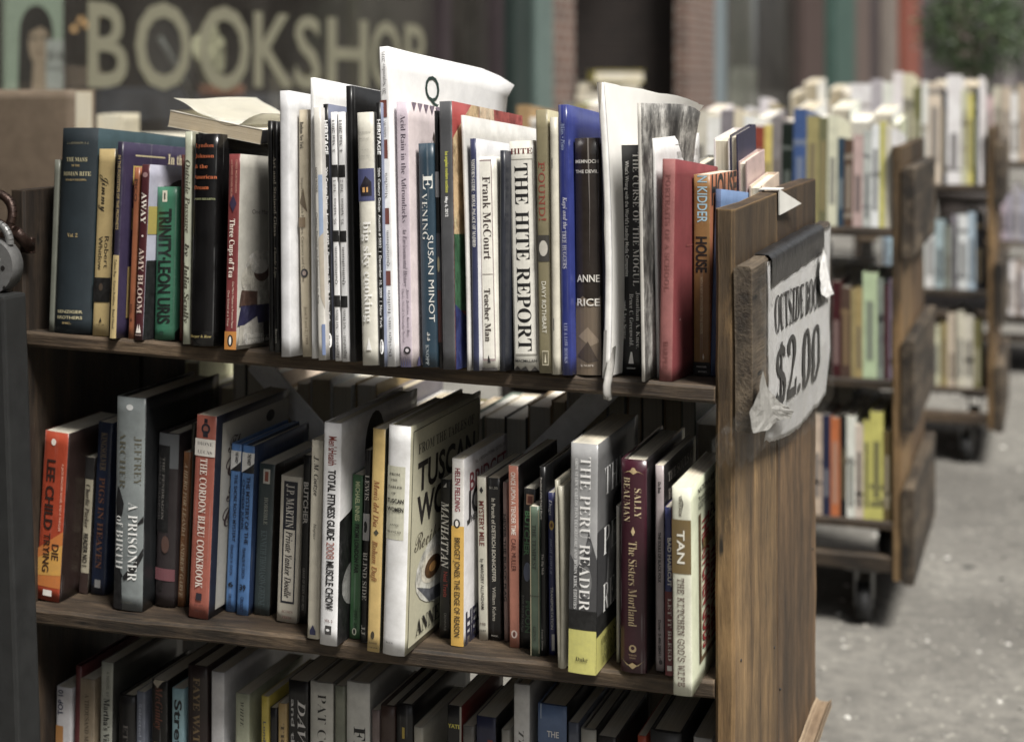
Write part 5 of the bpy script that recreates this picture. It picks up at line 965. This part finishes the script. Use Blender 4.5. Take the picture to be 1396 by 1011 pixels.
# third cart
c3 = third.location; Y3 = c3.y + .006; r3 = 'third cart\'s top shelf'
fill(c3.x + .01, at_y(1056, 120, Y3).x, Y3, zt2, r3, ['cream', 'tan', 'white'], (.02, .034), (.20, .25), (.15, .2), tilt=TILT)
listed([(1058, 1084, 172, 'cream'), (1084, 1112, 168, 'tan'), (1112, 1140, 172, 'cream'), (1140, 1158, 160, 'grey'), (1158, 1186, 114, 'white'), (1186, 1202, 108, 'lilac'), (1202, 1216, 112, 'white'), (1216, 1230, 98, 'white'), (1230, 1244, 100, 'cream'), (1244, 1256, 118, 'olive'), (1256, 1264, 110, 'white'), (1264, 1283, 112, 'cream'), (1283, 1290, 122, 'dark green'), (1290, 1310, 102, 'white'), (1310, 1319, 122, 'pale green'), (1319, 1327, 128, 'yellow'), (1327, 1334, 118, 'dark green'), (1334, 1340, 104, 'white')], Y3, zt2, r3, .2, TILT)
fill(c3.x + .2, c3.x + L1, c3.y + .30, lambda x: CART_Z[0] - .0185, 'back row of the third cart\'s top shelf', ['white', 'white', 'cream', 'pale blue'], (.032, .05), (.24, .31), (.15, .2), True, -TILT)
fill(c3.x + .5, c3.x + L1, Y3, zm, 'third cart\'s middle shelf', ['white', 'pale blue', 'grey', 'lilac', 'black', 'white'], (.016, .03), (.17, .23), (.13, .17))
fill(c3.x + .5, c3.x + L1, Y3, zl, 'third cart\'s lowest shelf', ['cream', 'white', 'cream', 'tan', 'olive'], (.018, .03), (.17, .22), (.13, .17))
c4 = fourth.location; Y4 = c4.y + .006
fill(c4.x + .1, c4.x + L1, Y4, zt2, 'farthest cart\'s top shelf', ['white', 'pink', 'brown', 'cream', 'peach', 'white'], (.02, .036), (.24, .31), (.15, .2), tilt=TILT)
fill(c4.x + .5, c4.x + L1, Y4, zm, 'farthest cart\'s middle shelf', ['white', 'lilac', 'grey', 'dark green'], (.02, .03), (.17, .23), (.13, .17))
fill(c4.x + .5, c4.x + L1, Y4, zl, 'farthest cart\'s lowest shelf', ['white', 'cream', 'pink'], (.02, .03), (.17, .22), (.13, .17))

# ------------------------------------------------------------------ pavement
m, n, b = newmat('street_concrete')
v = coords(n); a1 = noi(n, v, 1.3, 6, .6); a2 = noi(n, v, 30, 6, .7); a3 = noi(n, v, 220, 4, .7)
base = mixc(n, ramp(n, a1, [(.35, (0,)), (.65, (1,))]), lin((92, 88, 81)), lin((136, 132, 122)))
base = mixc(n, ramp(n, a2, [(.38, (.55,)), (.62, (0,))]), base, lin((70, 69, 66)))
base = mixc(n, ramp(n, a3, [(.55, (0,)), (.75, (.6,))]), base, lin((176, 174, 164)))
vo = N(n, 'ShaderNodeTexVoronoi', Scale=38.0); n.links.new(v, vo.inputs['Vector'])
base = mixc(n, ramp(n, vo.outputs['Distance'], [(.10, (.5,)), (.17, (0,))]), base, lin((206, 202, 186)))
vo2 = N(n, 'ShaderNodeTexVoronoi', Scale=3.4); n.links.new(v, vo2.inputs['Vector'])
base = mixc(n, ramp(n, vo2.outputs['Distance'], [(.055, (.8,)), (.085, (0,))]), base, lin((40, 39, 38)))
n.links.new(base, b.inputs['Base Color']); b.inputs['Roughness'].default_value = .85; bump(n, b, a3, .6, .004)
bm = bmesh.new(); quad(bm, (-200, -200, 0), (200, -200, 0), (200, 300, 0), (-200, 300, 0)); tag(link('pavement', bm, m), kind='structure')
# pale petals, chips and crumbs on the pavement
bm = bmesh.new(); r_ = random.Random(5)
for i in range(1500):
    y = 1.2 + 9 * r_.random() ** 1.5; x = r_.uniform(-.45, 2.2); s = r_.uniform(.003, .009); z = .0025; k = r_.randint(5, 7); ph = r_.random() * 6
    ps = [(x + s * r_.uniform(.6, 1.2) * math.cos(ph + j * 2 * math.pi / k), y + s * r_.uniform(.6, 1.2) * math.sin(ph + j * 2 * math.pi / k)) for j in range(k)]
    lo = [bm.verts.new((p[0], p[1], .0006)) for p in ps]; hi = [bm.verts.new((x + (p[0] - x) * .8, y + (p[1] - y) * .8, .0006 + s * .4)) for p in ps]
    mi_ = r_.choice([0, 0, 0, 1, 1, 2, 3]); bm.faces.new(hi).material_index = mi_
    for j in range(k): bm.faces.new((lo[j], lo[(j + 1) % k], hi[(j + 1) % k], hi[j])).material_index = mi_
tag(link('litter', bm, [simple('pale_chip', (206, 203, 194), .8), simple('grey_chip', (150, 146, 136), .8), simple('dark_chip', (44, 42, 40), .8), simple('ash_chip', (120, 117, 110), .7)]), kind='stuff')

# ------------------------------------------------------------------ shop fronts along the left of the pavement
XW = -2.5
def brick(c1, c2, mort):
    k = ('brick', c1)
    if k in MATS: return MATS[k]
    m, n, b = newmat('brickwork'); t = n.nodes.new('ShaderNodeTexCoord'); sp = n.nodes.new('ShaderNodeSeparateXYZ'); cb = n.nodes.new('ShaderNodeCombineXYZ')
    n.links.new(t.outputs['Object'], sp.inputs[0]); ad = N(n, 'ShaderNodeMath', operation='ADD'); n.links.new(sp.outputs[0], ad.inputs[0]); n.links.new(sp.outputs[1], ad.inputs[1])
    n.links.new(ad.outputs[0], cb.inputs[0]); n.links.new(sp.outputs[2], cb.inputs[1])
    br_ = N(n, 'ShaderNodeTexBrick', Scale=4.4); br_.inputs['Mortar Size'].default_value = .025
    br_.inputs['Color1'].default_value = (*lin(c1), 1); br_.inputs['Color2'].default_value = (*lin(c2), 1); br_.inputs['Mortar'].default_value = (*lin(mort), 1)
    n.links.new(cb.outputs[0], br_.inputs[0])
    a = noi(n, coords(n), 12, 6, .7); base = mixc(n, ramp(n, a, [(.4, (0,)), (.7, (.5,))]), br_.outputs['Color'], lin((60, 50, 44)))
    n.links.new(base, b.inputs['Base Color']); b.inputs['Roughness'].default_value = .9; bump(n, b, br_.outputs['Fac'], -.5, .01); MATS[k] = m; return m
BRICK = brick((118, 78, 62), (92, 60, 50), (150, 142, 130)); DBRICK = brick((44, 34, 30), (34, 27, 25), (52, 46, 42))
def yw(px, X=XW): r = ray(px, 118); return r.y * X / r.x
m, n, b = newmat('shop_glass'); tr = n.nodes.new('ShaderNodeBsdfTransparent'); gl = N(n, 'ShaderNodeBsdfGlossy', Roughness=.02); mx = n.nodes.new('ShaderNodeMixShader'); fr = N(n, 'ShaderNodeFresnel', IOR=1.5)
tr.inputs[0].default_value = (.82, .84, .83, 1); mx.inputs[0].default_value = .09; n.links.new(tr.outputs[0], mx.inputs[1]); n.links.new(gl.outputs[0], mx.inputs[2]); du = n.nodes.new('ShaderNodeBsdfDiffuse'); du.inputs[0].default_value = (*lin((150, 142, 132)), 1); mx3 = n.nodes.new('ShaderNodeMixShader')
n.links.new(ramp(n, noi(n, coords(n), 1.6, 5, .65), [(.3, (.015,)), (.7, (.11,))]), mx3.inputs[0]); n.links.new(mx.outputs[0], mx3.inputs[1]); n.links.new(du.outputs[0], mx3.inputs[2])
n.links.new(mx3.outputs[0], n.nodes['Material Output'].inputs[0]); GLASS = m
GREENP = simple('dark_green_paint', (40, 54, 50), .4, 0, .12, 8, .1); GREYGREEN = simple('pale_green_paint', (92, 112, 106), .45, 0, .1, 8, .1)
DARKIN = simple('dark_interior', (96, 86, 82), .9, 0, .4, 2, 0); PURPLE = simple('dark_plum_paint', (52, 40, 44), .6, 0, .2, 6, .1)
def part(name, mat, root, boxes, bev=0.0):
    bm = bmesh.new(); o = Vector(root.location) + (Vector(root.parent.location) if root.parent else Vector())
    for bx in boxes: box(bm, bx[0] - o.x, bx[1] - o.x, bx[2] - o.y, bx[3] - o.y, bx[4] - o.z, bx[5] - o.z, bev=bev)
    return link(name, bm, mat, root)
ya, yb = -8.0, yw(684)
shop = thing('bookshop_front', 'bookshop front with large gold-green capitals on its dark window', 'shop front', (XW, ya, 0))
part('wall', BRICK, shop, [(XW - .3, XW, ya, yb, 3.05, 9.0), (XW - .3, XW - .002, ya, ya + .5, .62, 3.05)])
part('sill_panel', GREENP, shop, [(XW - .3, XW + .02, ya, yb, 0.001, .60)]); part('sill', GREENP, shop, [(XW - .32, XW + .05, ya, yb, .602, .64)], .004)
wf = part('window_frame', PURPLE, shop, [(XW - .08, XW + .012, ya + .502, ya + .58, .642, 3.048), (XW - .08, XW + .012, yw(600), yw(612), .642, 3.048), (XW - .08, XW + .012, yb - .10, yb - .002, .642, 3.048), (XW - .078, XW + .010, ya + .582, yw(600) - .002, 2.96, 3.046), (XW - .078, XW + .010, ya + .582, yw(600) - .002, .643, .70)])
part('pane', GLASS, wf, [(XW - .036, XW - .030, ya + .582, yw(600) - .002, .702, 2.958), (XW - .036, XW - .030, yw(612) + .002, yb - .102, .702, 3.046)])
part('interior', DARKIN, shop, [(XW - 2.4, XW - 2.3, ya, yb, .0, 3.04), (XW - 2.298, XW - .302, ya, yb, 3.0, 3.04), (XW - 2.298, XW - .302, ya, yb, .55, .60), (XW - 2.298, XW - .302, ya, ya + .1, .602, 2.998), (XW - 2.298, XW - .302, yb - .1, yb, .602, 2.998)])
LET = simple('faded_gold_letters', (124, 121, 97), .5, 0, .06, 10, .05)
bm = bmesh.new()
for ch, p0, p1, cy0, cy1 in (('B', 132, 186, 0, 117), ('O', 196, 272, 1, 119), ('O', 282, 351, 6, 120), ('K', 357, 410, 15, 117), ('S', 412, 447, 20, 118), ('H', 456, 511, 23, 119), ('O', 515, 556, 27, 121), ('P', 561, 588, 31, 120)):
    y0_, y1_ = yw(p0), yw(p1); pm = (p0 + p1) / 2; zt_, zb_ = at_x(pm, cy0, XW).z, at_x(pm, cy1, XW).z
    put_text(bm, ch, 'B', Vector((-.029, y0_ - ya, (zt_ + zb_) / 2)), Vector((0, 1, 0)), Vector((0, 0, 1)), y1_ - y0_, zt_ - zb_, 0)
link('window_lettering', bm, LET, shop)
# things shown in the window
def at_xw(px_, py_, dx): return at_x(px_, py_, XW - dx)
t = thing('poster', 'pale green poster of a dark haired woman in the shop window', 'poster', at_xw(45, 122, .12)); o = Vector(t.location)
def poly(bm, pts, x, mi):
    bm.faces.new([bm.verts.new((x, (at_xw(a, c, .12) - o).y, (at_xw(a, c, .12) - o).z)) for a, c in pts]).material_index = mi
bm = bmesh.new()
p = at_xw(8, 60, .12) - o; q = at_xw(86, 60, .12) - o; zt_ = (at_xw(45, -30, .12) - o).z
box(bm, -.012, 0, p.y, q.y, -.02, zt_)
ell = lambda cx, cy, rx, ry: [(cx + rx * math.cos(a), cy + ry * math.sin(a)) for a in [2 * math.pi * i / 20 for i in range(20)]]
poly(bm, ell(49, 45, 23, 38)[::-1], .001, 1); poly(bm, [(26, 45), (72, 45), (70, 80), (62, 124), (24, 124)][::-1], .0012, 1); poly(bm, ell(52, 60, 14, 30)[::-1], .002, 2)
poly(bm, [(45, 80), (60, 80), (62, 124), (42, 124)][::-1], .0024, 2); poly(bm, [(34, 40), (52, 22), (70, 40), (66, 44), (54, 36), (40, 44)][::-1], .003, 1)
poly(bm, [(40, 51), (48, 50), (48, 53), (40, 54)][::-1], .0032, 1); poly(bm, [(56, 50), (63, 51), (63, 54), (56, 53)][::-1], .0032, 1); poly(bm, [(48, 70), (56, 70), (52, 73)][::-1], .0032, 3)
poly(bm, [(61, 54), (85, 54), (85, 122), (61, 122)][::-1], .004, 4)
bmesh.ops.recalc_face_normals(bm, faces=bm.faces[:])
put_text(bm, 'S4', 'M', Vector((.005, (at_xw(63, 75, .12) - o).y, (at_xw(63, 74, .12) - o).z)), Vector((0, 1, 0)), Vector((0, 0, 1)), .07, .03, 1)
put_text(bm, 'HUNT', 'M', Vector((.005, (at_xw(63, 95, .12) - o).y, (at_xw(63, 92, .12) - o).z)), Vector((0, 1, 0)), Vector((0, 0, 1)), .075, .018, 5)
link('sheet', bm, [simple('poster_green', (196, 216, 188), .6, 0, .05), simple('poster_black', (24, 22, 22), .6), simple('poster_skin', (218, 180, 146), .6, 0, .08), simple('poster_lip', (150, 84, 76), .6), simple('poster_white', (222, 222, 216), .6, 0, .04), simple('poster_grey', (150, 150, 150), .6)], t)
def shown(name, label, cat, px0, py0, px1, py1, dx, depth, c, rough=.6):
    p, q = at_xw(px0, py1, dx), at_xw(px1, py0, dx); t = thing(name, label, cat, (p.x, p.y, p.z)); bm = bmesh.new()
    box(bm, -depth, 0, 0, q.y - p.y, 0, q.z - p.z, bev=.004); link('body', bm, simple(name + '_board', c, rough, 0, .3, 14), t); return t
shown('display_book', 'orange strip of a book standing low in the shop window', 'book', 290, 116, 334, 130, .5, .06, (206, 124, 88))
shown('display_book', 'pale blue-grey books along the bottom of the shop window', 'book', 140, 120, 250, 168, .35, .1, (72, 76, 92))
shown('display_book', 'plum-grey book lying low behind the letters of the shop window', 'book', 255, 128, 395, 180, .55, .1, (86, 88, 104))
shown('display_book', 'dull brown picture book under the first letter of the window', 'book', 95, 92, 140, 122, .3, .08, (126, 100, 82))
shown('display_book', 'tall dim brown poster board between the last window letters', 'book', 486, 0, 560, 130, .7, .05, (110, 100, 80))
shown('display_book', 'dim slate panel behind the middle letters of the window', 'book', 200, 20, 262, 112, .9, .05, (66, 64, 66))
shown('display_book', 'dark plum board in the narrow last window', 'book', 614, 0, 664, 150, .5, .05, (74, 56, 62))
t = thing('paper_ornament', 'crumpled pale yellow paper ornament hanging in the shop window', 'ornament', at_xw(286, 72, .3)); bm = bmesh.new()
bmesh.ops.create_icosphere(bm, subdivisions=3, radius=.075)
for v in bm.verts: v.co *= 1 + .5 * noise.noise(v.co * 22); v.co.z *= 1.25; v.co.x *= .5
link('paper', bm, simple('yellow_paper', (226, 214, 168), .7, 0, .12), t)
bm = bmesh.new(); tube(bm, (0, 0, .07), (0, 0, 1.4), .0012, n=6); link('string', bm, simple('string', (120, 116, 104), .8), t)
t = thing('easel_rod', 'slanting pale metal rod leaning inside the shop window', 'rod', at_xw(266, 141, .25)); bm = bmesh.new(); tube(bm, (0, 0, 0), at_xw(218, 52, .25) - Vector(t.location), .012, .009); link('rod', bm, simple('pale_metal', (190, 190, 184), .35, .6), t)
BULB = simple('lit_bulb', (255, 186, 104), .4, 0, 0, 10, 0, .7)
t = thing('string_light', 'small cluster of warm lit bulbs deep inside the shop window', 'lights', at_x(114, 34, XW - 1.6)); bm = bmesh.new()
for dy, dz in ((-.07, -.02), (-.02, .02), (.03, .0), (.06, -.03), (.09, .03)):
    mm = Matrix.Translation((0, dy, dz)); bmesh.ops.create_uvsphere(bm, u_segments=10, v_segments=8, radius=.014, matrix=mm)
link('bulb', bm, BULB, t)
bm = bmesh.new(); tube(bm, (0, -.07, .02), (0, .12, .05), .003); link('wire', bm, simple('string', (120, 116, 104), .8), t)

# corner post, brick shop next door with its dark doorway
t = thing('corner_post', 'dark and pale green painted post at the bookshop corner', 'post', (XW, yw(684), 0))
part('dark_face', GREENP, t, [(XW - .2, XW + .06, yw(686), yw(711), .001, 3.4)], .006); part('pale_face', GREYGREEN, t, [(XW - .2, XW + .085, yw(711) + .001, yw(733), .001, 3.4)], .006)
yc, yd = yw(733) + .002, yw(985)
t = thing('brick_shop_front', 'brick shop front with a deep dark doorway between two piers', 'shop front', (XW, yc, 0))
part('brick_pier', BRICK, t, [(XW - .06, XW + .02, yc, yw(779), .001, 3.2)]); part('brick_pier', BRICK, t, [(XW - .06, XW + .03, yw(931), yw(969), .001, 3.2)])
part('wall', BRICK, t, [(XW - .5, XW, yc, yd, 3.202, 9.0)])
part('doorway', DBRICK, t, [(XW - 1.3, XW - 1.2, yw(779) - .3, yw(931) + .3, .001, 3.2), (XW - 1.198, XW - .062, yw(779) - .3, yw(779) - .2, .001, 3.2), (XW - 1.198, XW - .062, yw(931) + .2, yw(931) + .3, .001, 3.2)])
part('drain_pipe', simple('blue_grey_paint', (120, 136, 142), .5, .2, .1, 8), t, [(XW, XW + .03, yw(972), yd, .001, 3.2)], .01)
# shop with a dim display window
ye, yf = yw(985) + .002, yw(1086)
t = thing('dim_window_shop', 'shop front with a dim grey display window', 'shop front', (XW, ye, 0))
part('wall', BRICK, t, [(XW - .4, XW, ye, yf, 3.0, 9.0), (XW - .4, XW, ye, yf, .001, .7)])
part('back_board', simple('grey_green_board', (96, 92, 80), .8, 0, .5, 1.6), t, [(XW - .5, XW - .45, ye, yf, .702, 2.998)])
wf = part('window_frame', simple('dark_brown_paint', (58, 46, 42), .5), t, [(XW - .06, XW + .03, yf - .12, yf, .702, 2.998), (XW - .06, XW + .03, ye, ye + .08, .702, 2.998), (XW - .058, XW + .028, ye + .082, yf - .122, .702, .78)])
part('pane', GLASS, wf, [(XW - .03, XW - .024, ye + .082, yf - .122, .782, 2.998)])
for lab, pa_, pb_, c, zt_, ti in (('tall slanting grey panel leaning in the dim display window', 1012, 1034, (124, 122, 112), 1.45, .5), ('pale slanting board leaning in the dim display window', 1038, 1066, (150, 146, 132), 1.25, .7), ('dark low box standing in the dim display window', 990, 1010, (58, 56, 54), 1.35, 0)):
    t = thing('display_board', lab, 'display', (XW - .3, yw(pa_), .72)); bm = bmesh.new(); wy = yw(pb_) - yw(pa_); box(bm, -.05, 0, 0, wy, 0, zt_ - .72, bev=.01)
    for v in bm.verts: v.co.y += ti * v.co.z
    link('board', bm, simple('board_paint', c, .8, 0, .4, 3), t)
# far row of painted shop piers
t = thing('painted_shop_row', 'far row of shops with green, brown and red painted piers', 'shop front', (XW, yf, 0)); g0 = yf + .002
part('wall', PURPLE, t, [(XW - .4, XW, g0, 140, .001, 9.0)])
for p0, p1, c, d in ((1088, 1118, (72, 52, 46), .05), (1121, 1150, (52, 84, 74), .14), (1152, 1176, (94, 76, 68), .10), (1199, 1213, (120, 108, 98), .12), (1215, 1238, (140, 62, 42), .2), (1242, 1262, (70, 58, 62), .08), (1300, 1322, (110, 88, 84), .2), (1362, 1372, (130, 120, 120), .3)):
    part('pier', simple('pier_paint', c, .6, 0, .15, 4), t, [(XW + .001, XW + d, yw(p0), yw(p1), .001, 4.2)])

# unseen canvas awning added above the picture, its reach set to shade the padlocked cart end
aw = thing('shade_awning', 'unseen dark red canvas awning added to shade the padlocked cart end', 'awning', (XW, -8, 0)); o = Vector(aw.location)
bm = bmesh.new(); ring = [(XW + .002, 3.3), (-.45, 2.62), (-.45, 2.40), (-.462, 2.40), (-.462, 2.605), (XW + .002, 3.285)]
A_ = [bm.verts.new((x - o.x, 0, z)) for x, z in ring]; B_ = [bm.verts.new((x - o.x, 9.5, z)) for x, z in ring]
bm.faces.new(A_); bm.faces.new(B_[::-1])
for i in range(6): bm.faces.new((A_[i], B_[i], B_[(i + 1) % 6], A_[(i + 1) % 6]))
link('canvas', bm, simple('awning_canvas', (92, 30, 32), .8, 0, .1, 6), aw)
for y in (-7.9, -2.9, 1.4):
    bm = bmesh.new(); tube(bm, (.03, y + 8, 2.2), (-.50 - o.x, y + 8, 2.56), .014); link('arm', bm, METAL, aw)
# the other side of the street, and the corner behind us
def block(label, x0, x1, y0, y1, h, mat, side):
    t = thing('street_building', label, 'building', ((x0 + x1) / 2, y0, 0)); part('wall', mat, t, [(x0, x1, y0, y1, .001, h)])
    bm = bmesh.new(); o = Vector(t.location)
    for k in range(int(h / 3.4)):
        z = 1.1 + 3.4 * k
        if side == 'x':
            y = y0 + 1.0
            while y < y1 - 1.6: box(bm, x0 - .06 - o.x, x0 + .02 - o.x, y - o.y, y + 1.3 - o.y, z, z + 1.8); y += 2.7
        else:
            x = x0 + 1.0
            while x < x1 - 1.6: box(bm, x - o.x, x + 1.3 - o.x, y1 - .02 - o.y, y1 + .06 - o.y, z, z + 1.8); x += 2.7
    link('window_glazing', bm, simple('dark_window_glass', (36, 40, 44), .12, 0, .2, 1, 0), t)
BR2 = brick((120, 84, 70), (104, 72, 60), (150, 142, 130))
block('long brick building across the street opposite the bookshop', 14, 20, -22, 60, 12, BR2, 'x')
block('brick building closing the street behind the viewer', -14, 17.5, -40, -30, 6.5, BR2, 'y')
# ------------------------------------------------------------------ display table beside the cart with big books on it
t = thing('display_table', 'dark wooden table against the shop window behind the cart', 'table', (-1.86, 2.55, 0)); o = Vector(t.location); TB = wood(1, (110, 88, 64), (74, 54, 38), (36, 27, 20), .4)
part('table_top', TB, t, [(-2.40, -1.30, 1.95, 3.1, .80, .83)], .004)
for x in (-2.36, -1.38):
    for y in (2.0, 3.0): part('leg', TB, t, [(x, x + .05, y, y + .05, .001, .799)])
def table_book(label, px0, px1, py0, d, W, c, hard=True, page=(214, 204, 176), lie=None):
    p = at_d((px0 + px1) / 2, py0, d); wid = (px1 - px0) * d / F
    if lie is None:
        r = thing('book', label, 'book', mat=Matrix.Translation((p.x, p.y, .8308)) @ Matrix.Rotation(YAW + R(90) - .1, 4, 'Z') @ Matrix.Translation((0, -wid / 2, 0)))
        book_mesh(W, p.z - .831, wid, hard, c, c, c, [], [], pages=page, parent=r, cloth=True)
    return r
r = thing('book', 'large brown hardback with cream page edge before the shop window', 'book'); d = 2.75
pL, pR = at_d(-30, 130, d), at_d(128, 122, d + .02); dirv = (pR - pL); dirv.z = 0; Dp = dirv.length; yy = dirv.normalized(); zz = UP; xx = yy.cross(zz)
r.matrix_world = Matrix.Translation((pL.x, pL.y, .8308)) @ Matrix((xx, yy, zz)).transposed().to_4x4() @ Matrix.Rotation(-.30, 4, 'Z')
book_mesh(.075, pR.z - .831, Dp * 1.02, True, (110, 92, 72), (116, 97, 76), (106, 88, 69), [], [], pages=(216, 206, 178), parent=r, cloth=True)
r = thing('book', 'thick cream-edged book behind the large brown hardback', 'book'); p = at_d(150, 156, 3.0); r.matrix_world = Matrix.Translation((p.x, p.y, .8308)) @ Matrix.Rotation(R(200), 4, 'Z') @ Matrix.Translation((0, -.14, 0))
book_mesh(.05, p.z - .831, .14, False, (196, 186, 150), (200, 190, 160), (200, 190, 160), [], [], pages=(216, 208, 180), parent=r)
p = at_d(205, 186, 3.1)
bm = bmesh.new(); 
r = thing('box', 'flat cream carton lying on the table by the window', 'carton', (p.x, p.y, .8308)); box(bm, -.14, .14, 0, .22, 0, p.z - .831, bev=.003); r.rotation_euler = (0, 0, YAW); link('carton', bm, simple('cream_card', (196, 190, 168), .7, 0, .12), r)

# far table near the doorway with books lying on it
p = at_d(830, 165, 6.6); t = thing('book_stand', 'low grey stand near the dark doorway carrying a pile of flat books', 'stand', (p.x, p.y, 0))
part('top', TB, t, [(p.x - .3, p.x + .3, p.y - .25, p.y + .25, p.z - .03, p.z)], .004)
for dx in (-.28, .23):
    for dy in (-.23, .18): part('leg', TB, t, [(p.x + dx, p.x + dx + .05, p.y + dy, p.y + dy + .05, .001, p.z - .0305)])
zz_ = p.z + .0008
for k_, (lab, c, a_, h_, w_) in enumerate((('lowest tan book', (150, 134, 104), .05, .042, .30), ('second beige book from the bottom', (170, 158, 130), -.06, .040, .28), ('third, grey-brown book', (120, 110, 92), .03, .044, .29), ('fourth, pale beige book', (182, 172, 146), -.04, .036, .26), ('topmost yellow book', (206, 190, 70), .12, .048, .21))):
    bm = bmesh.new(); q = .002; box(bm, -w_ / 2, w_ / 2, -.09, .09, 0, q); box(bm, -w_ / 2, w_ / 2, -.09, .09, h_ - q, h_); box(bm, -w_ / 2, -w_ / 2 + q, -.09, .09, q, h_ - q); box(bm, -w_ / 2 + q * 1.05, w_ / 2 - .004, -.086, .086, q * 1.02, h_ - q * 1.02, mi=1)
    o = link('book', bm, [cover_mat(c, worn=False), page_mat()]); o.location = (p.x + (.03 if k_ == 4 else 0), p.y, zz_); o.rotation_euler = (0, 0, YAW + a_); zz_ += h_ + .0006
    tag(o, lab + ' of the flat pile by the dark doorway', 'book', 'flat pile by the dark doorway')
# ------------------------------------------------------------------ clipped round tree in a pot down the pavement
cx = at_d(1328, 42, 9.3); rr = .30
t = thing('potted_topiary', 'clipped round green bush on a stem in a dark pot', 'potted tree', (cx.x, cx.y, 0))
bm = bmesh.new(); tube(bm, (0, 0, .001), (0, 0, .42), .17, .23, 24); tube(bm, (0, 0, .42), (0, 0, .46), .245, .245, 24); link('pot', bm, simple('dark_clay', (58, 50, 46), .7), t)
bm = bmesh.new(); tube(bm, (0, 0, .46), (.01, 0, cx.z - .1), .022, .016, 10)
for i in range(9):
    a = i * 2.4; tube(bm, (.01, 0, cx.z - .2 + .02 * i), (.2 * math.cos(a), .2 * math.sin(a), cx.z - .05 + .025 * i), .008, .003, 6)
link('trunk', bm, simple('bark', (84, 70, 56), .9), t)
m, n, b = newmat('box_leaf'); oi = noi(n, coords(n), 14, 3, .6); base = ramp(n, oi, [(.3, lin((30, 48, 24))), (.52, lin((56, 84, 42))), (.72, lin((112, 136, 78)))]); n.links.new(base, b.inputs['Base Color']); b.inputs['Roughness'].default_value = .5
bm = bmesh.new(); r_ = random.Random(2)
for i in range(4200):
    d = Vector((r_.gauss(0, 1), r_.gauss(0, 1), r_.gauss(0, 1))).normalized(); rad = rr * (1 + .30 * noise.noise(d * 3.2) + .14 * noise.noise(d * 9)) * (r_.uniform(.66, 1.0) if r_.random() < .86 else r_.uniform(1.0, 1.2))
    c = d * rad + Vector((0, 0, cx.z)); u = Vector((r_.gauss(0, 1), r_.gauss(0, 1), r_.gauss(0, 1))).normalized(); w_ = u.cross(d).normalized() * .009; u = w_.cross(u + d * .4).normalized() * .016
    bm.faces.new([bm.verts.new(c + q) for q in (-u, w_, u, -w_)])
link('crown', bm, m, t)

bpy.data.objects.remove(_fo)
import os
if os.environ.get('BOOKDEBUG'):
    for sh in ('top', 'middle', 'bottom'):
        L_ = sorted([o for o in OVER if o[0] == sh], key=lambda o: o[2])
        for a, b in zip(L_, L_[1:]):
            print('BK', a[3] - b[2] > .0008 and 'OVERLAP %.4f' % (a[3] - b[2]) or '', a)
